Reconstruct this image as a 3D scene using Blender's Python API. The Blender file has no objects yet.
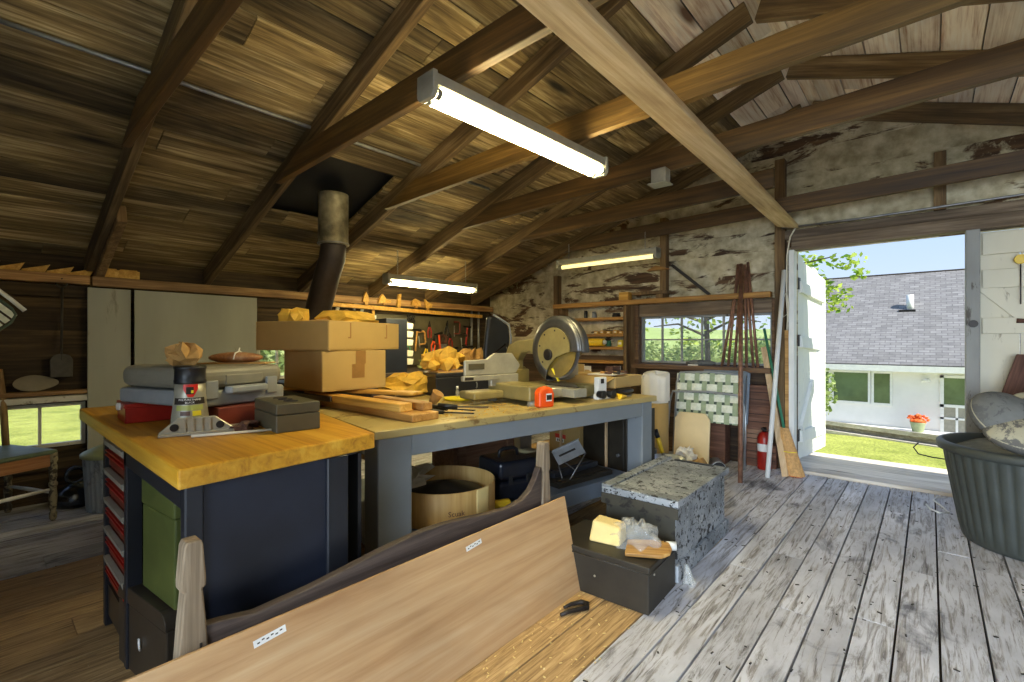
import bpy, math, random
from mathutils import Matrix, Vector

random.seed(7)
sc = bpy.context.scene
C = sc.collection
PI = math.pi


def srgb(r, g, b):
    f = lambda c: (c / 12.92) if c <= 0.04045 else ((c + 0.055) / 1.055) ** 2.4
    return (f(r / 255), f(g / 255), f(b / 255), 1.0)


# ------------------------------------------------------------------ camera
cam_d = bpy.data.cameras.new('camera')
cam_d.sensor_width = 36.0
cam_d.sensor_fit = 'HORIZONTAL'
cam_d.lens = 477.0 / 1024.0 * 36.0
cam_d.clip_start = 0.02
cam_d.clip_end = 400
cam = bpy.data.objects.new('camera', cam_d)
cam.location = (0, 0, 1.2)
cam.rotation_euler = (PI / 2, 0, math.atan(418 / 477.0))
C.objects.link(cam)
sc.camera = cam

# ------------------------------------------------------------------ exposure
sc.view_settings.view_transform = 'Standard'
sc.view_settings.look = 'None'
sc.view_settings.gamma = 1.0
sc.view_settings.use_curve_mapping = False
sc.view_settings.exposure = 0.0
try:
    sc.cycles.max_bounces = 8
    sc.cycles.diffuse_bounces = 5
    sc.cycles.transparent_max_bounces = 8
    sc.cycles.sample_clamp_indirect = 6.0
except Exception:
    pass

# ------------------------------------------------------------------ sky
w = bpy.data.worlds.new('sky')
sc.world = w
w.use_nodes = True
nt = w.node_tree
nt.nodes.clear()
wo = nt.nodes.new('ShaderNodeOutputWorld')
bg = nt.nodes.new('ShaderNodeBackground')
tc = nt.nodes.new('ShaderNodeTexCoord')
sp = nt.nodes.new('ShaderNodeSeparateXYZ')
rp = nt.nodes.new('ShaderNodeValToRGB')
nt.links.new(tc.outputs['Generated'], sp.inputs[0])
nt.links.new(sp.outputs['Z'], rp.inputs[0])
rp.color_ramp.elements[0].position = 0.0
rp.color_ramp.elements[0].color = (0.74, 0.86, 1.0, 1)
rp.color_ramp.elements[1].position = 0.7
rp.color_ramp.elements[1].color = (0.30, 0.50, 0.95, 1)
e = rp.color_ramp.elements.new(0.22)
e.color = (0.50, 0.70, 1.0, 1)
nt.links.new(rp.outputs[0], bg.inputs['Color'])
bg.inputs['Strength'].default_value = 1.1
nt.links.new(bg.outputs[0], wo.inputs[0])

# ------------------------------------------------------------------ sun and an added fill light
sun_d = bpy.data.lights.new('sun', 'SUN')
sun_d.energy = 8.5
sun_d.angle = 0.01
sun_d.color = (1.0, 0.96, 0.88)
sun = bpy.data.objects.new('sun', sun_d)
sun.rotation_euler = Vector((-0.70, 0.13, -0.66)).to_track_quat('-Z', 'Y').to_euler()
sun.location = (20, -5, 20)
C.objects.link(sun)
ad = bpy.data.lights.new('added_fill_back', 'AREA')  # unseen fill, added behind the camera to brighten the floor
ad.shape = 'RECTANGLE'
ad.size = 3.3
ad.size_y = 1.7
ad.energy = 270
ad.color = (0.72, 0.85, 1.0)
ad.spread = 1.75
al = bpy.data.objects.new('added_fill_back', ad)
al.location = (1.2, -2.72, 1.35)
al.rotation_euler = (math.radians(58), 0, math.radians(-4))
C.objects.link(al)


# ================================================================== materials
class NT:
    def __init__(s, name):
        s.m = bpy.data.materials.new(name)
        s.m.use_nodes = True
        s.t = s.m.node_tree
        s.t.nodes.clear()
        s.out = s.n('ShaderNodeOutputMaterial')
        s.b = s.n('ShaderNodeBsdfPrincipled')
        s.l(s.b.outputs[0], s.out.inputs[0])

    def n(s, k, **kw):
        x = s.t.nodes.new(k)
        for a, v in kw.items():
            setattr(x, a, v)
        return x

    def l(s, a, b):
        s.t.links.new(a, b)

    def coord(s, scale=(1, 1, 1), rnd=True):
        tc = s.n('ShaderNodeTexCoord')
        v = tc.outputs['Object']
        if rnd:
            oi = s.n('ShaderNodeObjectInfo')
            ad = s.n('ShaderNodeMath', operation='ADD')
            s.l(s.red(), ad.inputs[0])
            s.l(oi.outputs['Random'], ad.inputs[1])
            cb = s.n('ShaderNodeCombineXYZ')
            for i, k in enumerate((31.0, 17.0, 53.0)):
                mm = s.n('ShaderNodeMath', operation='MULTIPLY')
                s.l(ad.outputs[0], mm.inputs[0])
                mm.inputs[1].default_value = k
                s.l(mm.outputs[0], cb.inputs[i])
            va = s.n('ShaderNodeVectorMath', operation='ADD')
            s.l(v, va.inputs[0])
            s.l(cb.outputs[0], va.inputs[1])
            v = va.outputs[0]
        mp = s.n('ShaderNodeMapping')
        mp.inputs['Scale'].default_value = scale
        s.l(v, mp.inputs['Vector'])
        return mp.outputs[0]

    def red(s):
        at = s.n('ShaderNodeAttribute', attribute_name='rnd')
        se = s.n('ShaderNodeSeparateColor')
        s.l(at.outputs['Color'], se.inputs[0])
        return se.outputs[0]

    def noise(s, vec, scale, detail=5, rough=.6, dist=0.0):
        x = s.n('ShaderNodeTexNoise')
        x.inputs['Scale'].default_value = scale
        x.inputs['Detail'].default_value = detail
        x.inputs['Roughness'].default_value = rough
        x.inputs['Distortion'].default_value = dist
        s.l(vec, x.inputs['Vector'])
        return x.outputs['Fac']

    def ramp(s, fac, stops):
        r = s.n('ShaderNodeValToRGB')
        els = r.color_ramp.elements
        while len(els) < len(stops):
            els.new(.5)
        for el, (p, c) in zip(els, stops):
            el.position = p
            el.color = c if len(c) == 4 else (*c, 1)
        s.l(fac, r.inputs[0])
        return r.outputs[0]

    def mix(s, fac, a, b, mode='MIX'):
        x = s.n('ShaderNodeMix', data_type='RGBA', blend_type=mode)
        for sock, v in ((x.inputs[0], fac), (x.inputs[6], a), (x.inputs[7], b)):
            if hasattr(v, 'links') or hasattr(v, 'is_linked'):
                s.l(v, sock)
            else:
                sock.default_value = v
        return x.outputs[2]

    def bump(s, h, strength=.3, dist=.01):
        x = s.n('ShaderNodeBump')
        x.inputs['Strength'].default_value = strength
        x.inputs['Distance'].default_value = dist
        s.l(h, x.inputs['Height'])
        s.l(x.outputs[0], s.b.inputs['Normal'])

    def done(s, col, rough=.7, metal=0.0):
        if hasattr(col, 'links') or hasattr(col, 'is_linked'):
            s.l(col, s.b.inputs['Base Color'])
        else:
            s.b.inputs['Base Color'].default_value = col
        if hasattr(rough, 'is_linked'):
            s.l(rough, s.b.inputs['Roughness'])
        else:
            s.b.inputs['Roughness'].default_value = rough
        s.b.inputs['Metallic'].default_value = metal
        return s.m


BW = lambda a, b: [(a, (0, 0, 0, 1)), (b, (1, 1, 1, 1))]


def wood(name, dark, mid, light, axis='X', f=1.0, rough=.75, var=.35, stain=.5, knots=True, bump=.35):
    """Grain that runs along one local axis, a different piece of it for every board."""
    N = NT(name)
    lo, hi = .42 * f, 15.0 * f
    sc_ = {'X': (lo, hi, hi), 'Y': (hi, lo, hi), 'Z': (hi, hi, lo)}[axis]
    v = N.coord(sc_)
    g = N.noise(v, 3.0, 8, .68, .6)
    broad = N.noise(N.coord(tuple(x * .3 if x > lo else x for x in sc_)), 3.0, 5, .6, 1.0)
    gm = N.n('ShaderNodeMath', operation='MULTIPLY_ADD')
    N.l(g, gm.inputs[0])
    gm.inputs[1].default_value = .55
    sm = N.n('ShaderNodeMath', operation='MULTIPLY')
    N.l(broad, sm.inputs[0])
    sm.inputs[1].default_value = .45
    N.l(sm.outputs[0], gm.inputs[2])
    col = N.ramp(gm.outputs[0], [(.34, dark), (.5, mid), (.64, light)])
    lo2 = tuple(x * .11 if x > lo else x * 1.1 for x in sc_)
    v2 = N.coord(lo2)
    st = N.noise(v2, 1.7, 4, .6, .5)
    stf = N.ramp(st, [(.34, (1 - stain, 1 - stain, 1 - stain * .95, 1)), (.58, (1, 1, 1, 1))])
    col = N.mix(1.0, col, stf, 'MULTIPLY')
    if knots:
        vk = N.coord(tuple(x * .17 if x > lo else x * 1.4 for x in sc_))
        vo = N.n('ShaderNodeTexVoronoi')
        vo.inputs['Scale'].default_value = 1.1
        N.l(vk, vo.inputs['Vector'])
        kf = N.ramp(vo.outputs['Distance'], [(.05, (1, 1, 1, 1)), (.13, (0, 0, 0, 1))])
        col = N.mix(kf, col, tuple(c * .25 for c in dark[:3]) + (1,))
    mr = N.n('ShaderNodeMapRange')
    mr.inputs[3].default_value = 1 - var
    mr.inputs[4].default_value = 1 + var
    N.l(N.red(), mr.inputs[0])
    hs = N.n('ShaderNodeHueSaturation')
    N.l(mr.outputs[0], hs.inputs['Value'])
    N.l(col, hs.inputs['Color'])
    N.bump(g, bump, .004)
    return N.done(hs.outputs[0], rough)


def plain(name, col, rough=.6, metal=0.0, vary=.25, scale=9.0, bump=.08, detail=5):
    N = NT(name)
    v = N.coord()
    g = N.noise(v, scale, detail, .62)
    d = tuple(c * (1 - vary) for c in col[:3]) + (1,)
    l = tuple(min(1, c * (1 + vary * .7)) for c in col[:3]) + (1,)
    cc = N.ramp(g, [(.35, d), (.65, l)])
    if bump:
        N.bump(g, bump, .004)
    return N.done(cc, rough, metal)


def worn(name, paint, under, amount=.45, scale=6.0, axis=(1, 1, 1), rough=.65, dirt=.3):
    """Paint with the stuff under it showing in patches and chips."""
    N = NT(name)
    v = N.coord(axis)
    a = N.noise(v, scale, 8, .7, .4)
    p = N.noise(v, scale * .35, 4, .6)
    dk = tuple(c * (1 - dirt) for c in paint[:3]) + (1,)
    pc = N.ramp(p, [(.35, dk), (.62, paint)])
    m = N.ramp(a, BW(amount, amount + .05))
    col = N.mix(m, under, pc)
    N.bump(m, .25, .002)
    return N.done(col, rough)


def emit(name, col, strength):
    N = NT(name)
    N.b.inputs['Emission Color'].default_value = col
    N.b.inputs['Emission Strength'].default_value = strength
    return N.done((.9, .9, .85, 1), .4)


M = {}
M['roof'] = wood('roof_boards', srgb(62, 48, 26), srgb(142, 119, 76), srgb(208, 186, 138), 'Y', 1.0, .85, .5, .72)
M['roof_daylit'] = wood('roof_boards_daylit', srgb(176, 132, 100), srgb(240, 222, 196), srgb(252, 244, 228), 'Y', 1.0, .85, .2, .35)  # roof boards again, with daylight on the right slope put into the colour
M['rafter'] = wood('rafter_wood', srgb(64, 48, 28), srgb(110, 87, 54), srgb(150, 126, 86), 'X', 1.0, .8, .1, .55)
M['tie'] = wood('tie_wood', srgb(48, 32, 13), srgb(82, 57, 24), srgb(116, 86, 42), 'X', .9, .6, .1, .5)
M['tie_lamplit'] = wood('tie_wood_lamplit', srgb(66, 46, 18), srgb(106, 78, 32), srgb(138, 106, 54), 'X', .9, .6, .1, .4)  # tie wood with the glow of the lamps put into its colour
M['pale'] = wood('pale_wood', srgb(150, 118, 78), srgb(196, 168, 124), srgb(222, 200, 160), 'Y', .8, .7, .1, .25)
M['dark_wall'] = wood('dark_wall_boards', srgb(34, 26, 16), srgb(66, 50, 30), srgb(100, 80, 50), 'Y', .9, .85, .3, .5)
M['dark_wall_x'] = wood('dark_end_boards', srgb(44, 32, 22), srgb(82, 62, 44), srgb(120, 96, 72), 'X', .9, .85, .3, .5)
M['stud'] = wood('stud_wood', srgb(84, 62, 38), srgb(126, 98, 62), srgb(160, 132, 90), 'Z', 1, .8, .2, .5)
M['lintel'] = wood('lintel_wood', srgb(70, 56, 42), srgb(112, 94, 74), srgb(150, 132, 110), 'X', 1, .8, .2, .5)
M['plate'] = wood('plate_wood', srgb(120, 82, 44), srgb(176, 134, 84), srgb(214, 176, 122), 'Y', 1, .7, .3, .5)
M['yellow_wood'] = wood('yellow_wood', srgb(168, 118, 40), srgb(206, 156, 66), srgb(232, 190, 104), 'X', 1, .6, .15, .2, False)
M['yellow_board'] = wood('yellow_board', srgb(140, 96, 40), srgb(186, 138, 70), srgb(214, 170, 100), 'X', 1, .6, .15, .25, False)
M['worktop'] = wood('worktop_wood', srgb(158, 102, 18), srgb(204, 148, 36), srgb(220, 172, 62), 'X', .8, .45, .1, .45, False, .15)
M['plywood'] = wood('plywood', srgb(172, 130, 86), srgb(198, 160, 114), srgb(212, 180, 138), 'Y', .55, .55, .05, .28, False, .1)
M['dark_rail'] = wood('dark_rail_wood', srgb(44, 36, 32), srgb(74, 62, 56), srgb(104, 90, 80), 'Y', 1, .55, .1, .3, False)
M['grey_post'] = wood('grey_post_wood', srgb(92, 78, 60), srgb(134, 116, 92), srgb(170, 152, 126), 'Z', 1, .8, .1, .3, False)
M['brown_board'] = wood('brown_board', srgb(60, 36, 26), srgb(96, 62, 48), srgb(124, 88, 70), 'Z', 1, .8, .2, .4)
M['orange_wood'] = wood('orange_seat_wood', srgb(120, 76, 44), srgb(168, 116, 74), srgb(196, 150, 106), 'Y', 1, .5, .1, .3, False)
M['shelf_wood'] = wood('shelf_wood', srgb(120, 82, 34), srgb(170, 122, 56), srgb(200, 152, 80), 'X', 1, .6, .15, .3, False)
M['crate'] = wood('crate_wood', srgb(74, 46, 34), srgb(110, 74, 56), srgb(140, 102, 82), 'X', 1, .8, .3, .3, False)
M['peach_wood'] = wood('peach_crate_wood', srgb(120, 84, 60), srgb(160, 118, 90), srgb(186, 146, 116), 'X', 1, .8, .2, .3, False)
M['sill_wood'] = wood('sill_wood', srgb(170, 152, 128), srgb(214, 202, 184), srgb(236, 228, 214), 'X', 1, .8, .12, .25)
M['ramp_wood'] = wood('ramp_wood', srgb(96, 90, 74), srgb(140, 132, 112), srgb(176, 168, 148), 'X', 1, .8, .15, .3)
M['broom_wood'] = wood('handle_wood', srgb(176, 140, 98), srgb(204, 172, 130), srgb(222, 196, 158), 'Z', 1, .5, .05, .15, False)

M['guard_steel'] = plain('guard_steel', srgb(104, 104, 104), .42, .8, .2, 10)
M['steel'] = plain('dull_steel', srgb(150, 150, 150), .48, .8, .25, 14)
M['galv'] = plain('galvanized_steel', srgb(190, 195, 200), .38, .85, .18, 12)
M['copper'] = plain('copper_pipe', srgb(136, 98, 78), .5, .3, .35, 20)
M['iron'] = plain('dark_iron', srgb(48, 44, 42), .5, .6, .3, 20)
M['black'] = plain('black_plastic', srgb(26, 27, 30), .4, 0, .2, 20)
M['black_metal'] = plain('black_painted_metal', srgb(30, 32, 38), .42, 0, .22, 4, .03)
M['navy_panel'] = plain('blue_black_panel', srgb(26, 31, 44), .45, 0, .25, 5, .03)
M['blue_black'] = plain('blue_black_plastic', srgb(20, 24, 34), .3, 0, .3, 30, .25)
M['stove_pipe'] = plain('stove_pipe_black', srgb(58, 48, 44), .55, .3, .3, 7)
M['flue'] = plain('flue_steel', srgb(176, 166, 140), .35, .55, .6, 5, .05)
M['white'] = plain('white_paint', srgb(226, 226, 222), .5, 0, .06, 8, .03)
M['offwhite'] = plain('off_white', srgb(216, 208, 186), .5, 0, .08, 8, .03)
M['light_housing'] = plain('lamp_housing_grey', srgb(150, 146, 132), .5, 0, .12, 12, .02)
M['grey_plastic'] = plain('grey_plastic', srgb(136, 140, 142), .45, 0, .1, 10, .04)
M['grey_brown_case'] = plain('grey_case_lid', srgb(128, 124, 110), .5, 0, .12, 8, .05)
M['alu'] = plain('cast_aluminium', srgb(164, 160, 144), .4, .35, .12, 14, .05)
M['saw_paint'] = plain('saw_grey_paint', srgb(140, 127, 80), .42, .1, .14, 12, .04)
M['guard_clear'] = plain('amber_guard', srgb(120, 100, 44), .2, 0, .3, 8, .02)
M['orange'] = plain('orange_plastic', srgb(232, 84, 22), .4, 0, .08, 12, .03)
M['red'] = plain('red_enamel', srgb(158, 34, 24), .35, 0, .2, 10, .03)
M['red_dull'] = plain('dull_red_drawer', srgb(112, 44, 28), .5, 0, .25, 8, .03)
M['yellow'] = plain('yellow_plastic', srgb(226, 186, 36), .45, 0, .12, 10, .03)
M['green_metal'] = plain('olive_green_metal', srgb(84, 92, 44), .5, 0, .2, 5, .03)
M['green'] = plain('green_paint', srgb(60, 130, 100), .5, 0, .15, 10, .03)
M['lid_green'] = plain('sage_green_lid', srgb(150, 160, 118), .5, .1, .15, 6, .03)
M['seat_green'] = plain('dark_green_seat', srgb(96, 112, 90), .5, 0, .2, 10, .03)
M['brown_metal'] = plain('brown_enamel_box', srgb(64, 56, 46), .38, .15, .18, 6, .03)
M['dark_box'] = plain('dark_brown_box', srgb(44, 39, 30), .5, 0, .28, 7, .06)
M['olive_box'] = plain('olive_box', srgb(78, 72, 52), .55, 0, .2, 8, .05)
M['card'] = plain('cardboard', srgb(180, 150, 92), .8, 0, .07, 3, .03)
M['card_in'] = plain('cardboard_inside', srgb(150, 110, 62), .85, 0, .12, 3, .03)
M['tape'] = plain('brown_tape', srgb(150, 112, 62), .3, 0, .12, 12, .02)
M['paper_yellow'] = plain('yellow_paper', srgb(216, 172, 66), .7, 0, .18, 16, .25)
M['paper_brown'] = plain('brown_paper', srgb(186, 144, 84), .75, 0, .25, 14, .25)
M['paper_white'] = plain('white_paper', srgb(226, 220, 206), .7, 0, .06, 8, .05)
M['hoop'] = wood('bentwood', srgb(188, 144, 76), srgb(212, 172, 102), srgb(228, 196, 130), 'Z', .5, .6, .1, .2, False, .1)
M['tray'] = plain('tan_plastic', srgb(214, 192, 146), .45, 0, .05, 6, .02)
M['ink'] = plain('black_ink', srgb(38, 30, 22), .8, 0, .1, 20, 0)
M['white_ink'] = plain('white_ink', srgb(230, 230, 226), .6, 0, .03, 20, 0)
M['lettering_yellow'] = plain('label_yellow', srgb(226, 206, 40), .5, 0, .05, 20, 0)
M['label_red'] = plain('label_red', srgb(206, 40, 24), .4, 0, .1, 20, 0)
M['label_lime'] = plain('label_lime', srgb(168, 174, 92), .5, 0, .05, 20, 0)
M['label_brown'] = plain('label_brown', srgb(92, 62, 46), .5, 0, .3, 60, 0)
M['foam'] = plain('yellow_foam', srgb(226, 202, 136), .8, 0, .07, 14, .15)
M['tub'] = plain('black_green_tub', srgb(58, 62, 58), .5, 0, .15, 6, .04)
M['soil'] = plain('dusty_fill', srgb(120, 120, 108), .9, 0, .25, 14, .3)
M['bristle'] = plain('broom_straw', srgb(196, 152, 96), .8, 0, .25, 40, .4)
M['bristle_tip'] = plain('broom_orange_tip', srgb(206, 120, 66), .8, 0, .25, 40, .4)
M['oval'] = plain('pale_grey_paddle', srgb(128, 118, 98), .8, 0, .12, 10, .05)
M['shovel'] = plain('blackened_steel', srgb(66, 62, 56), .55, .4, .3, 14, .1)
M['panel_grey'] = worn('grey_panel', srgb(164, 164, 152), srgb(130, 128, 116), .36, 2.2, (2.2, 2.2, .6), .7, .2)
M['bench_paint'] = worn('grey_bench_paint', srgb(126, 132, 136), srgb(70, 66, 62), .30, 5.0, (1, 1, 1), .55, .14)
M['bench_top'] = worn('grey_bench_top', srgb(176, 156, 100), srgb(112, 88, 46), .40, 4.0, (1, 1, 1), .55, .25)
M['shelf_grey'] = worn('blue_grey_shelf', srgb(116, 128, 142), srgb(60, 58, 56), .30, 5.0, (1, 1, 1), .55, .25)
M['chest_shaded'] = worn('shaded_chest_end', srgb(66, 62, 50), srgb(30, 27, 22), .42, 12.0, (1, 1, 1), .6, .35)  # chest paint with the shade on its near end put into the colour
M['white_door'] = worn('white_door_paint', srgb(226, 228, 222), srgb(170, 164, 150), .28, 4.0, (2, 2, .5), .6, .08)
M['cream_door'] = worn('cream_door_paint', srgb(216, 208, 184), srgb(160, 148, 124), .36, 4.0, (2, 2, .6), .6, .10)
M['post_grey'] = worn('grey_door_post', srgb(150, 150, 146), srgb(84, 78, 72), .36, 7.0, (2, 2, .5), .7, .25)
M['turned'] = worn('mottled_chair_leg', srgb(150, 140, 112), srgb(62, 54, 42), .48, 16.0, (1, 1, 1), .6, .3)
M['cushion'] = worn('weathered_grey_cushion', srgb(112, 112, 108), srgb(84, 84, 82), .42, 12.0, (1, 1, 1), .9, .3)
M['cushion_mottled'] = worn('mottled_cream_cushion', srgb(168, 162, 138), srgb(92, 90, 86), .46, 9.0, (1, 1, 1), .9, .2)
M['galv_can'] = worn('galvanized_can', srgb(150, 160, 170), srgb(104, 112, 122), .42, 6.0, (1, 1, .3), .45, .2)
M['frame_wood'] = worn('window_frame_paint', srgb(210, 206, 194), srgb(140, 126, 104), .36, 8.0, (1, 1, 1), .6, .15)
M['frame_brown'] = wood('window_frame_brown', srgb(66, 46, 30), srgb(104, 76, 52), srgb(136, 106, 76), 'X', 1, .75, .2, .3, False)
M['kettle'] = plain('kettle_steel', srgb(96, 100, 106), .22, .95, .2, 5, .03)
M['tube'] = emit('lamp_tube', (1.0, .84, .42, 1), 85.0)
M['tube_dim'] = emit('old_lamp_tube', (1.0, .82, .30, 1), 1.25)


def mat_whitewash():
    N = NT('peeling_whitewash')
    v = N.coord((.8, .8, 2.6))
    a = N.noise(v, 1.9, 8, .68, .7)
    m = N.ramp(a, BW(.425, .475))
    v2 = N.coord((3, 3, 3))
    g = N.noise(v2, 3, 6, .6)
    wcol = N.ramp(g, [(.3, srgb(148, 134, 104)), (.55, srgb(196, 184, 152)), (.7, srgb(216, 206, 178))])
    v3 = N.coord((.7, .7, 9))
    gg = N.noise(v3, 3, 6, .6)
    bcol = N.ramp(gg, [(.3, srgb(46, 30, 18)), (.55, srgb(92, 66, 42)), (.7, srgb(120, 92, 62))])
    col = N.mix(m, bcol, wcol)
    N.bump(m, .3, .003)
    return N.done(col, .85)


def mat_floor():
    """Board colour comes with the board: g of the attribute is 0 for bare brown boards and 1 for worn grey paint, also for window light painted in at the left wall."""
    N = NT('floor_boards')
    at = N.n('ShaderNodeAttribute', attribute_name='rnd')
    se = N.n('ShaderNodeSeparateColor')
    N.l(at.outputs['Color'], se.inputs[0])
    v = N.coord((20, 1.1, 20))
    g = N.noise(v, 2.6, 8, .68, 1.6)
    bare = N.ramp(g, [(.3, srgb(104, 80, 50)), (.5, srgb(176, 142, 94)), (.68, srgb(208, 176, 126))])
    bg_ = N.ramp(g, [(.36, srgb(98, 92, 90)), (.52, srgb(150, 145, 142)), (.66, srgb(190, 186, 184))])
    paint = N.ramp(N.noise(N.coord((2, 1, 2)), 2.0, 5, .6), [(.35, srgb(176, 176, 182)), (.65, srgb(214, 214, 220))])
    mk = N.noise(N.coord((13, 1.1, 13)), 2.2, 9, .74, 1.6)
    pm = N.ramp(mk, BW(.41, .52))
    worn_ = N.mix(pm, bg_, paint)
    blot = N.ramp(N.noise(N.coord((1.6, 1.0, 1), False), 2.1, 6, .65, .6), [(.30, (.25, .25, .27, 1)), (.42, (1, 1, 1, 1))])
    worn_ = N.mix(1.0, worn_, blot, 'MULTIPLY')
    flecks = N.ramp(N.noise(N.coord((1, 1, 1), False), 42, 3, .5), [(.735, (0, 0, 0, 1)), (.76, (1, 1, 1, 1))])
    bare = N.mix(flecks, bare, srgb(226, 214, 170))
    grime = N.ramp(N.noise(N.coord((1, 1, 1), False), 60, 3, .5), [(.24, (1, 1, 1, 1)), (.27, (0, 0, 0, 1))])
    worn_ = N.mix(grime, worn_, srgb(50, 44, 40))
    col = N.mix(se.outputs[1], bare, worn_)
    mr = N.n('ShaderNodeMapRange')
    mr.inputs[3].default_value = .84
    mr.inputs[4].default_value = 1.12
    N.l(se.outputs[0], mr.inputs[0])
    hs = N.n('ShaderNodeHueSaturation')
    N.l(mr.outputs[0], hs.inputs['Value'])
    N.l(col, hs.inputs['Color'])
    N.bump(mk, .35, .004)
    return N.done(hs.outputs[0], .62)


def mat_grass():
    N = NT('lawn')
    g = N.noise(N.coord((1, 1, 1), False), 1.3, 8, .7)
    g2 = N.noise(N.coord((1, 1, 1), False), 26, 4, .6)
    a = N.ramp(g, [(.35, srgb(140, 150, 48)), (.6, srgb(186, 190, 84))])
    b = N.ramp(g2, [(.35, (.6, .6, .6, 1)), (.6, (1, 1, 1, 1))])
    N.bump(g2, .8, .03)
    return N.done(N.mix(1.0, a, b, 'MULTIPLY'), .9)


def mat_shingles():
    N = NT('grey_shingles')
    tc = N.n('ShaderNodeTexCoord')
    mp = N.n('ShaderNodeMapping')
    mp.inputs['Scale'].default_value = (1, 1, 1)
    N.l(tc.outputs['Object'], mp.inputs[0])
    br = N.n('ShaderNodeTexBrick')
    br.inputs['Color1'].default_value = srgb(122, 120, 118)
    br.inputs['Color2'].default_value = srgb(146, 144, 142)
    br.inputs['Mortar'].default_value = srgb(108, 106, 104)
    br.inputs['Scale'].default_value = 1.0
    br.inputs['Mortar Size'].default_value = .012
    br.inputs['Brick Width'].default_value = .30
    br.inputs['Row Height'].default_value = .13
    N.l(mp.outputs[0], br.inputs['Vector'])
    g = N.noise(N.coord((1, 2, 1), False), 3.5, 5, .6)
    n2 = N.ramp(g, [(.35, (.78, .78, .8, 1)), (.62, (1, 1, 1, 1))])
    return N.done(N.mix(1.0, br.outputs['Color'], n2, 'MULTIPLY'), .9)


def mat_webbing():
    """Woven straps of a lawn chair: pale green strips over and under each other with dark gaps."""
    N = NT('woven_webbing')
    g = N.noise(N.coord((1, 1, 1)), 40, 3, .5)
    return N.done(N.ramp(g, [(.35, srgb(206, 210, 190)), (.65, srgb(228, 230, 212))]), .6)


def mat_chest():
    N = NT('flaking_chest_paint')
    p = N.ramp(N.noise(N.coord(), 3.0, 5, .6), [(.35, srgb(112, 118, 122)), (.62, srgb(164, 168, 172))])
    a = N.ramp(N.noise(N.coord(), 22, 6, .62), BW(.40, .43))
    b = N.ramp(N.noise(N.coord(), 48, 4, .6), BW(.655, .675))
    c = N.ramp(N.noise(N.coord(), 60, 3, .55), BW(.36, .39))
    col = N.mix(a, srgb(40, 40, 40), p)
    col = N.mix(c, srgb(24, 24, 24), col)
    col = N.mix(b, col, srgb(206, 208, 206))
    N.bump(a, .4, .003)
    return N.done(col, .6)


def mat_leaf(name, a, b):
    N = NT(name)
    col = N.ramp(N.red(), [(0.0, a), (1.0, b)])
    N.b.inputs['Transmission Weight'].default_value = 0
    tr = N.n('ShaderNodeBsdfTranslucent')
    N.l(col, tr.inputs[0])
    mx = N.n('ShaderNodeMixShader')
    mx.inputs[0].default_value = .4
    N.l(N.b.outputs[0], mx.inputs[1])
    N.l(tr.outputs[0], mx.inputs[2])
    N.l(mx.outputs[0], N.out.inputs[0])
    return N.done(col, .6)


def mat_glass(name, tint, alpha=.12, rough=.03):
    N = NT(name)
    N.b.inputs['Base Color'].default_value = tint
    N.b.inputs['Roughness'].default_value = rough
    tr = N.n('ShaderNodeBsdfTransparent')
    mx = N.n('ShaderNodeMixShader')
    mx.inputs[0].default_value = alpha
    N.l(tr.outputs[0], mx.inputs[1])
    N.l(N.b.outputs[0], mx.inputs[2])
    N.l(mx.outputs[0], N.out.inputs[0])
    return N.m


M['whitewash'] = mat_whitewash()
M['floor'] = mat_floor()
M['grass'] = mat_grass()
M['shingles'] = mat_shingles()
M['web'] = mat_webbing()
M['chest'] = mat_chest()
M['web_green'] = plain('sage_green_strap', srgb(150, 164, 132), .6, 0, .1, 30, 0)
M['web_dark'] = plain('dark_green_strap_edge', srgb(66, 82, 66), .6, 0, .1, 20, 0)
M['leaf'] = mat_leaf('maple_leaves', srgb(96, 138, 30), srgb(190, 206, 84))
M['leaf_hedge'] = mat_leaf('hedge_leaves', srgb(104, 132, 62), srgb(186, 200, 128))
M['hill'] = plain('far_meadow', srgb(150, 168, 96), .9, 0, .15, .4, 0)
M['bark'] = plain('bark', srgb(66, 58, 48), .9, 0, .3, 8, .4)
M['pane'] = mat_glass('window_pane', (.9, .95, 1, 1), .06)
M['house_glass'] = plain('house_window_glass', srgb(96, 112, 82), .05, 0, .35, .8, 0)
M['clear_bag'] = mat_glass('clear_plastic_bag', (.75, .75, .7, 1), .24, .15)
M['flowers'] = plain('orange_petals', srgb(236, 110, 40), .6, 0, .3, 30, .1)
M['clapboard'] = plain('white_clapboard', srgb(232, 230, 226), .6, 0, .03, 3, .02)


# ================================================================== mesh building
def rotm(ax, a):
    return Matrix.Rotation(a, 4, ax)


def tr(x, y, z):
    return Matrix.Translation((x, y, z))


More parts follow.
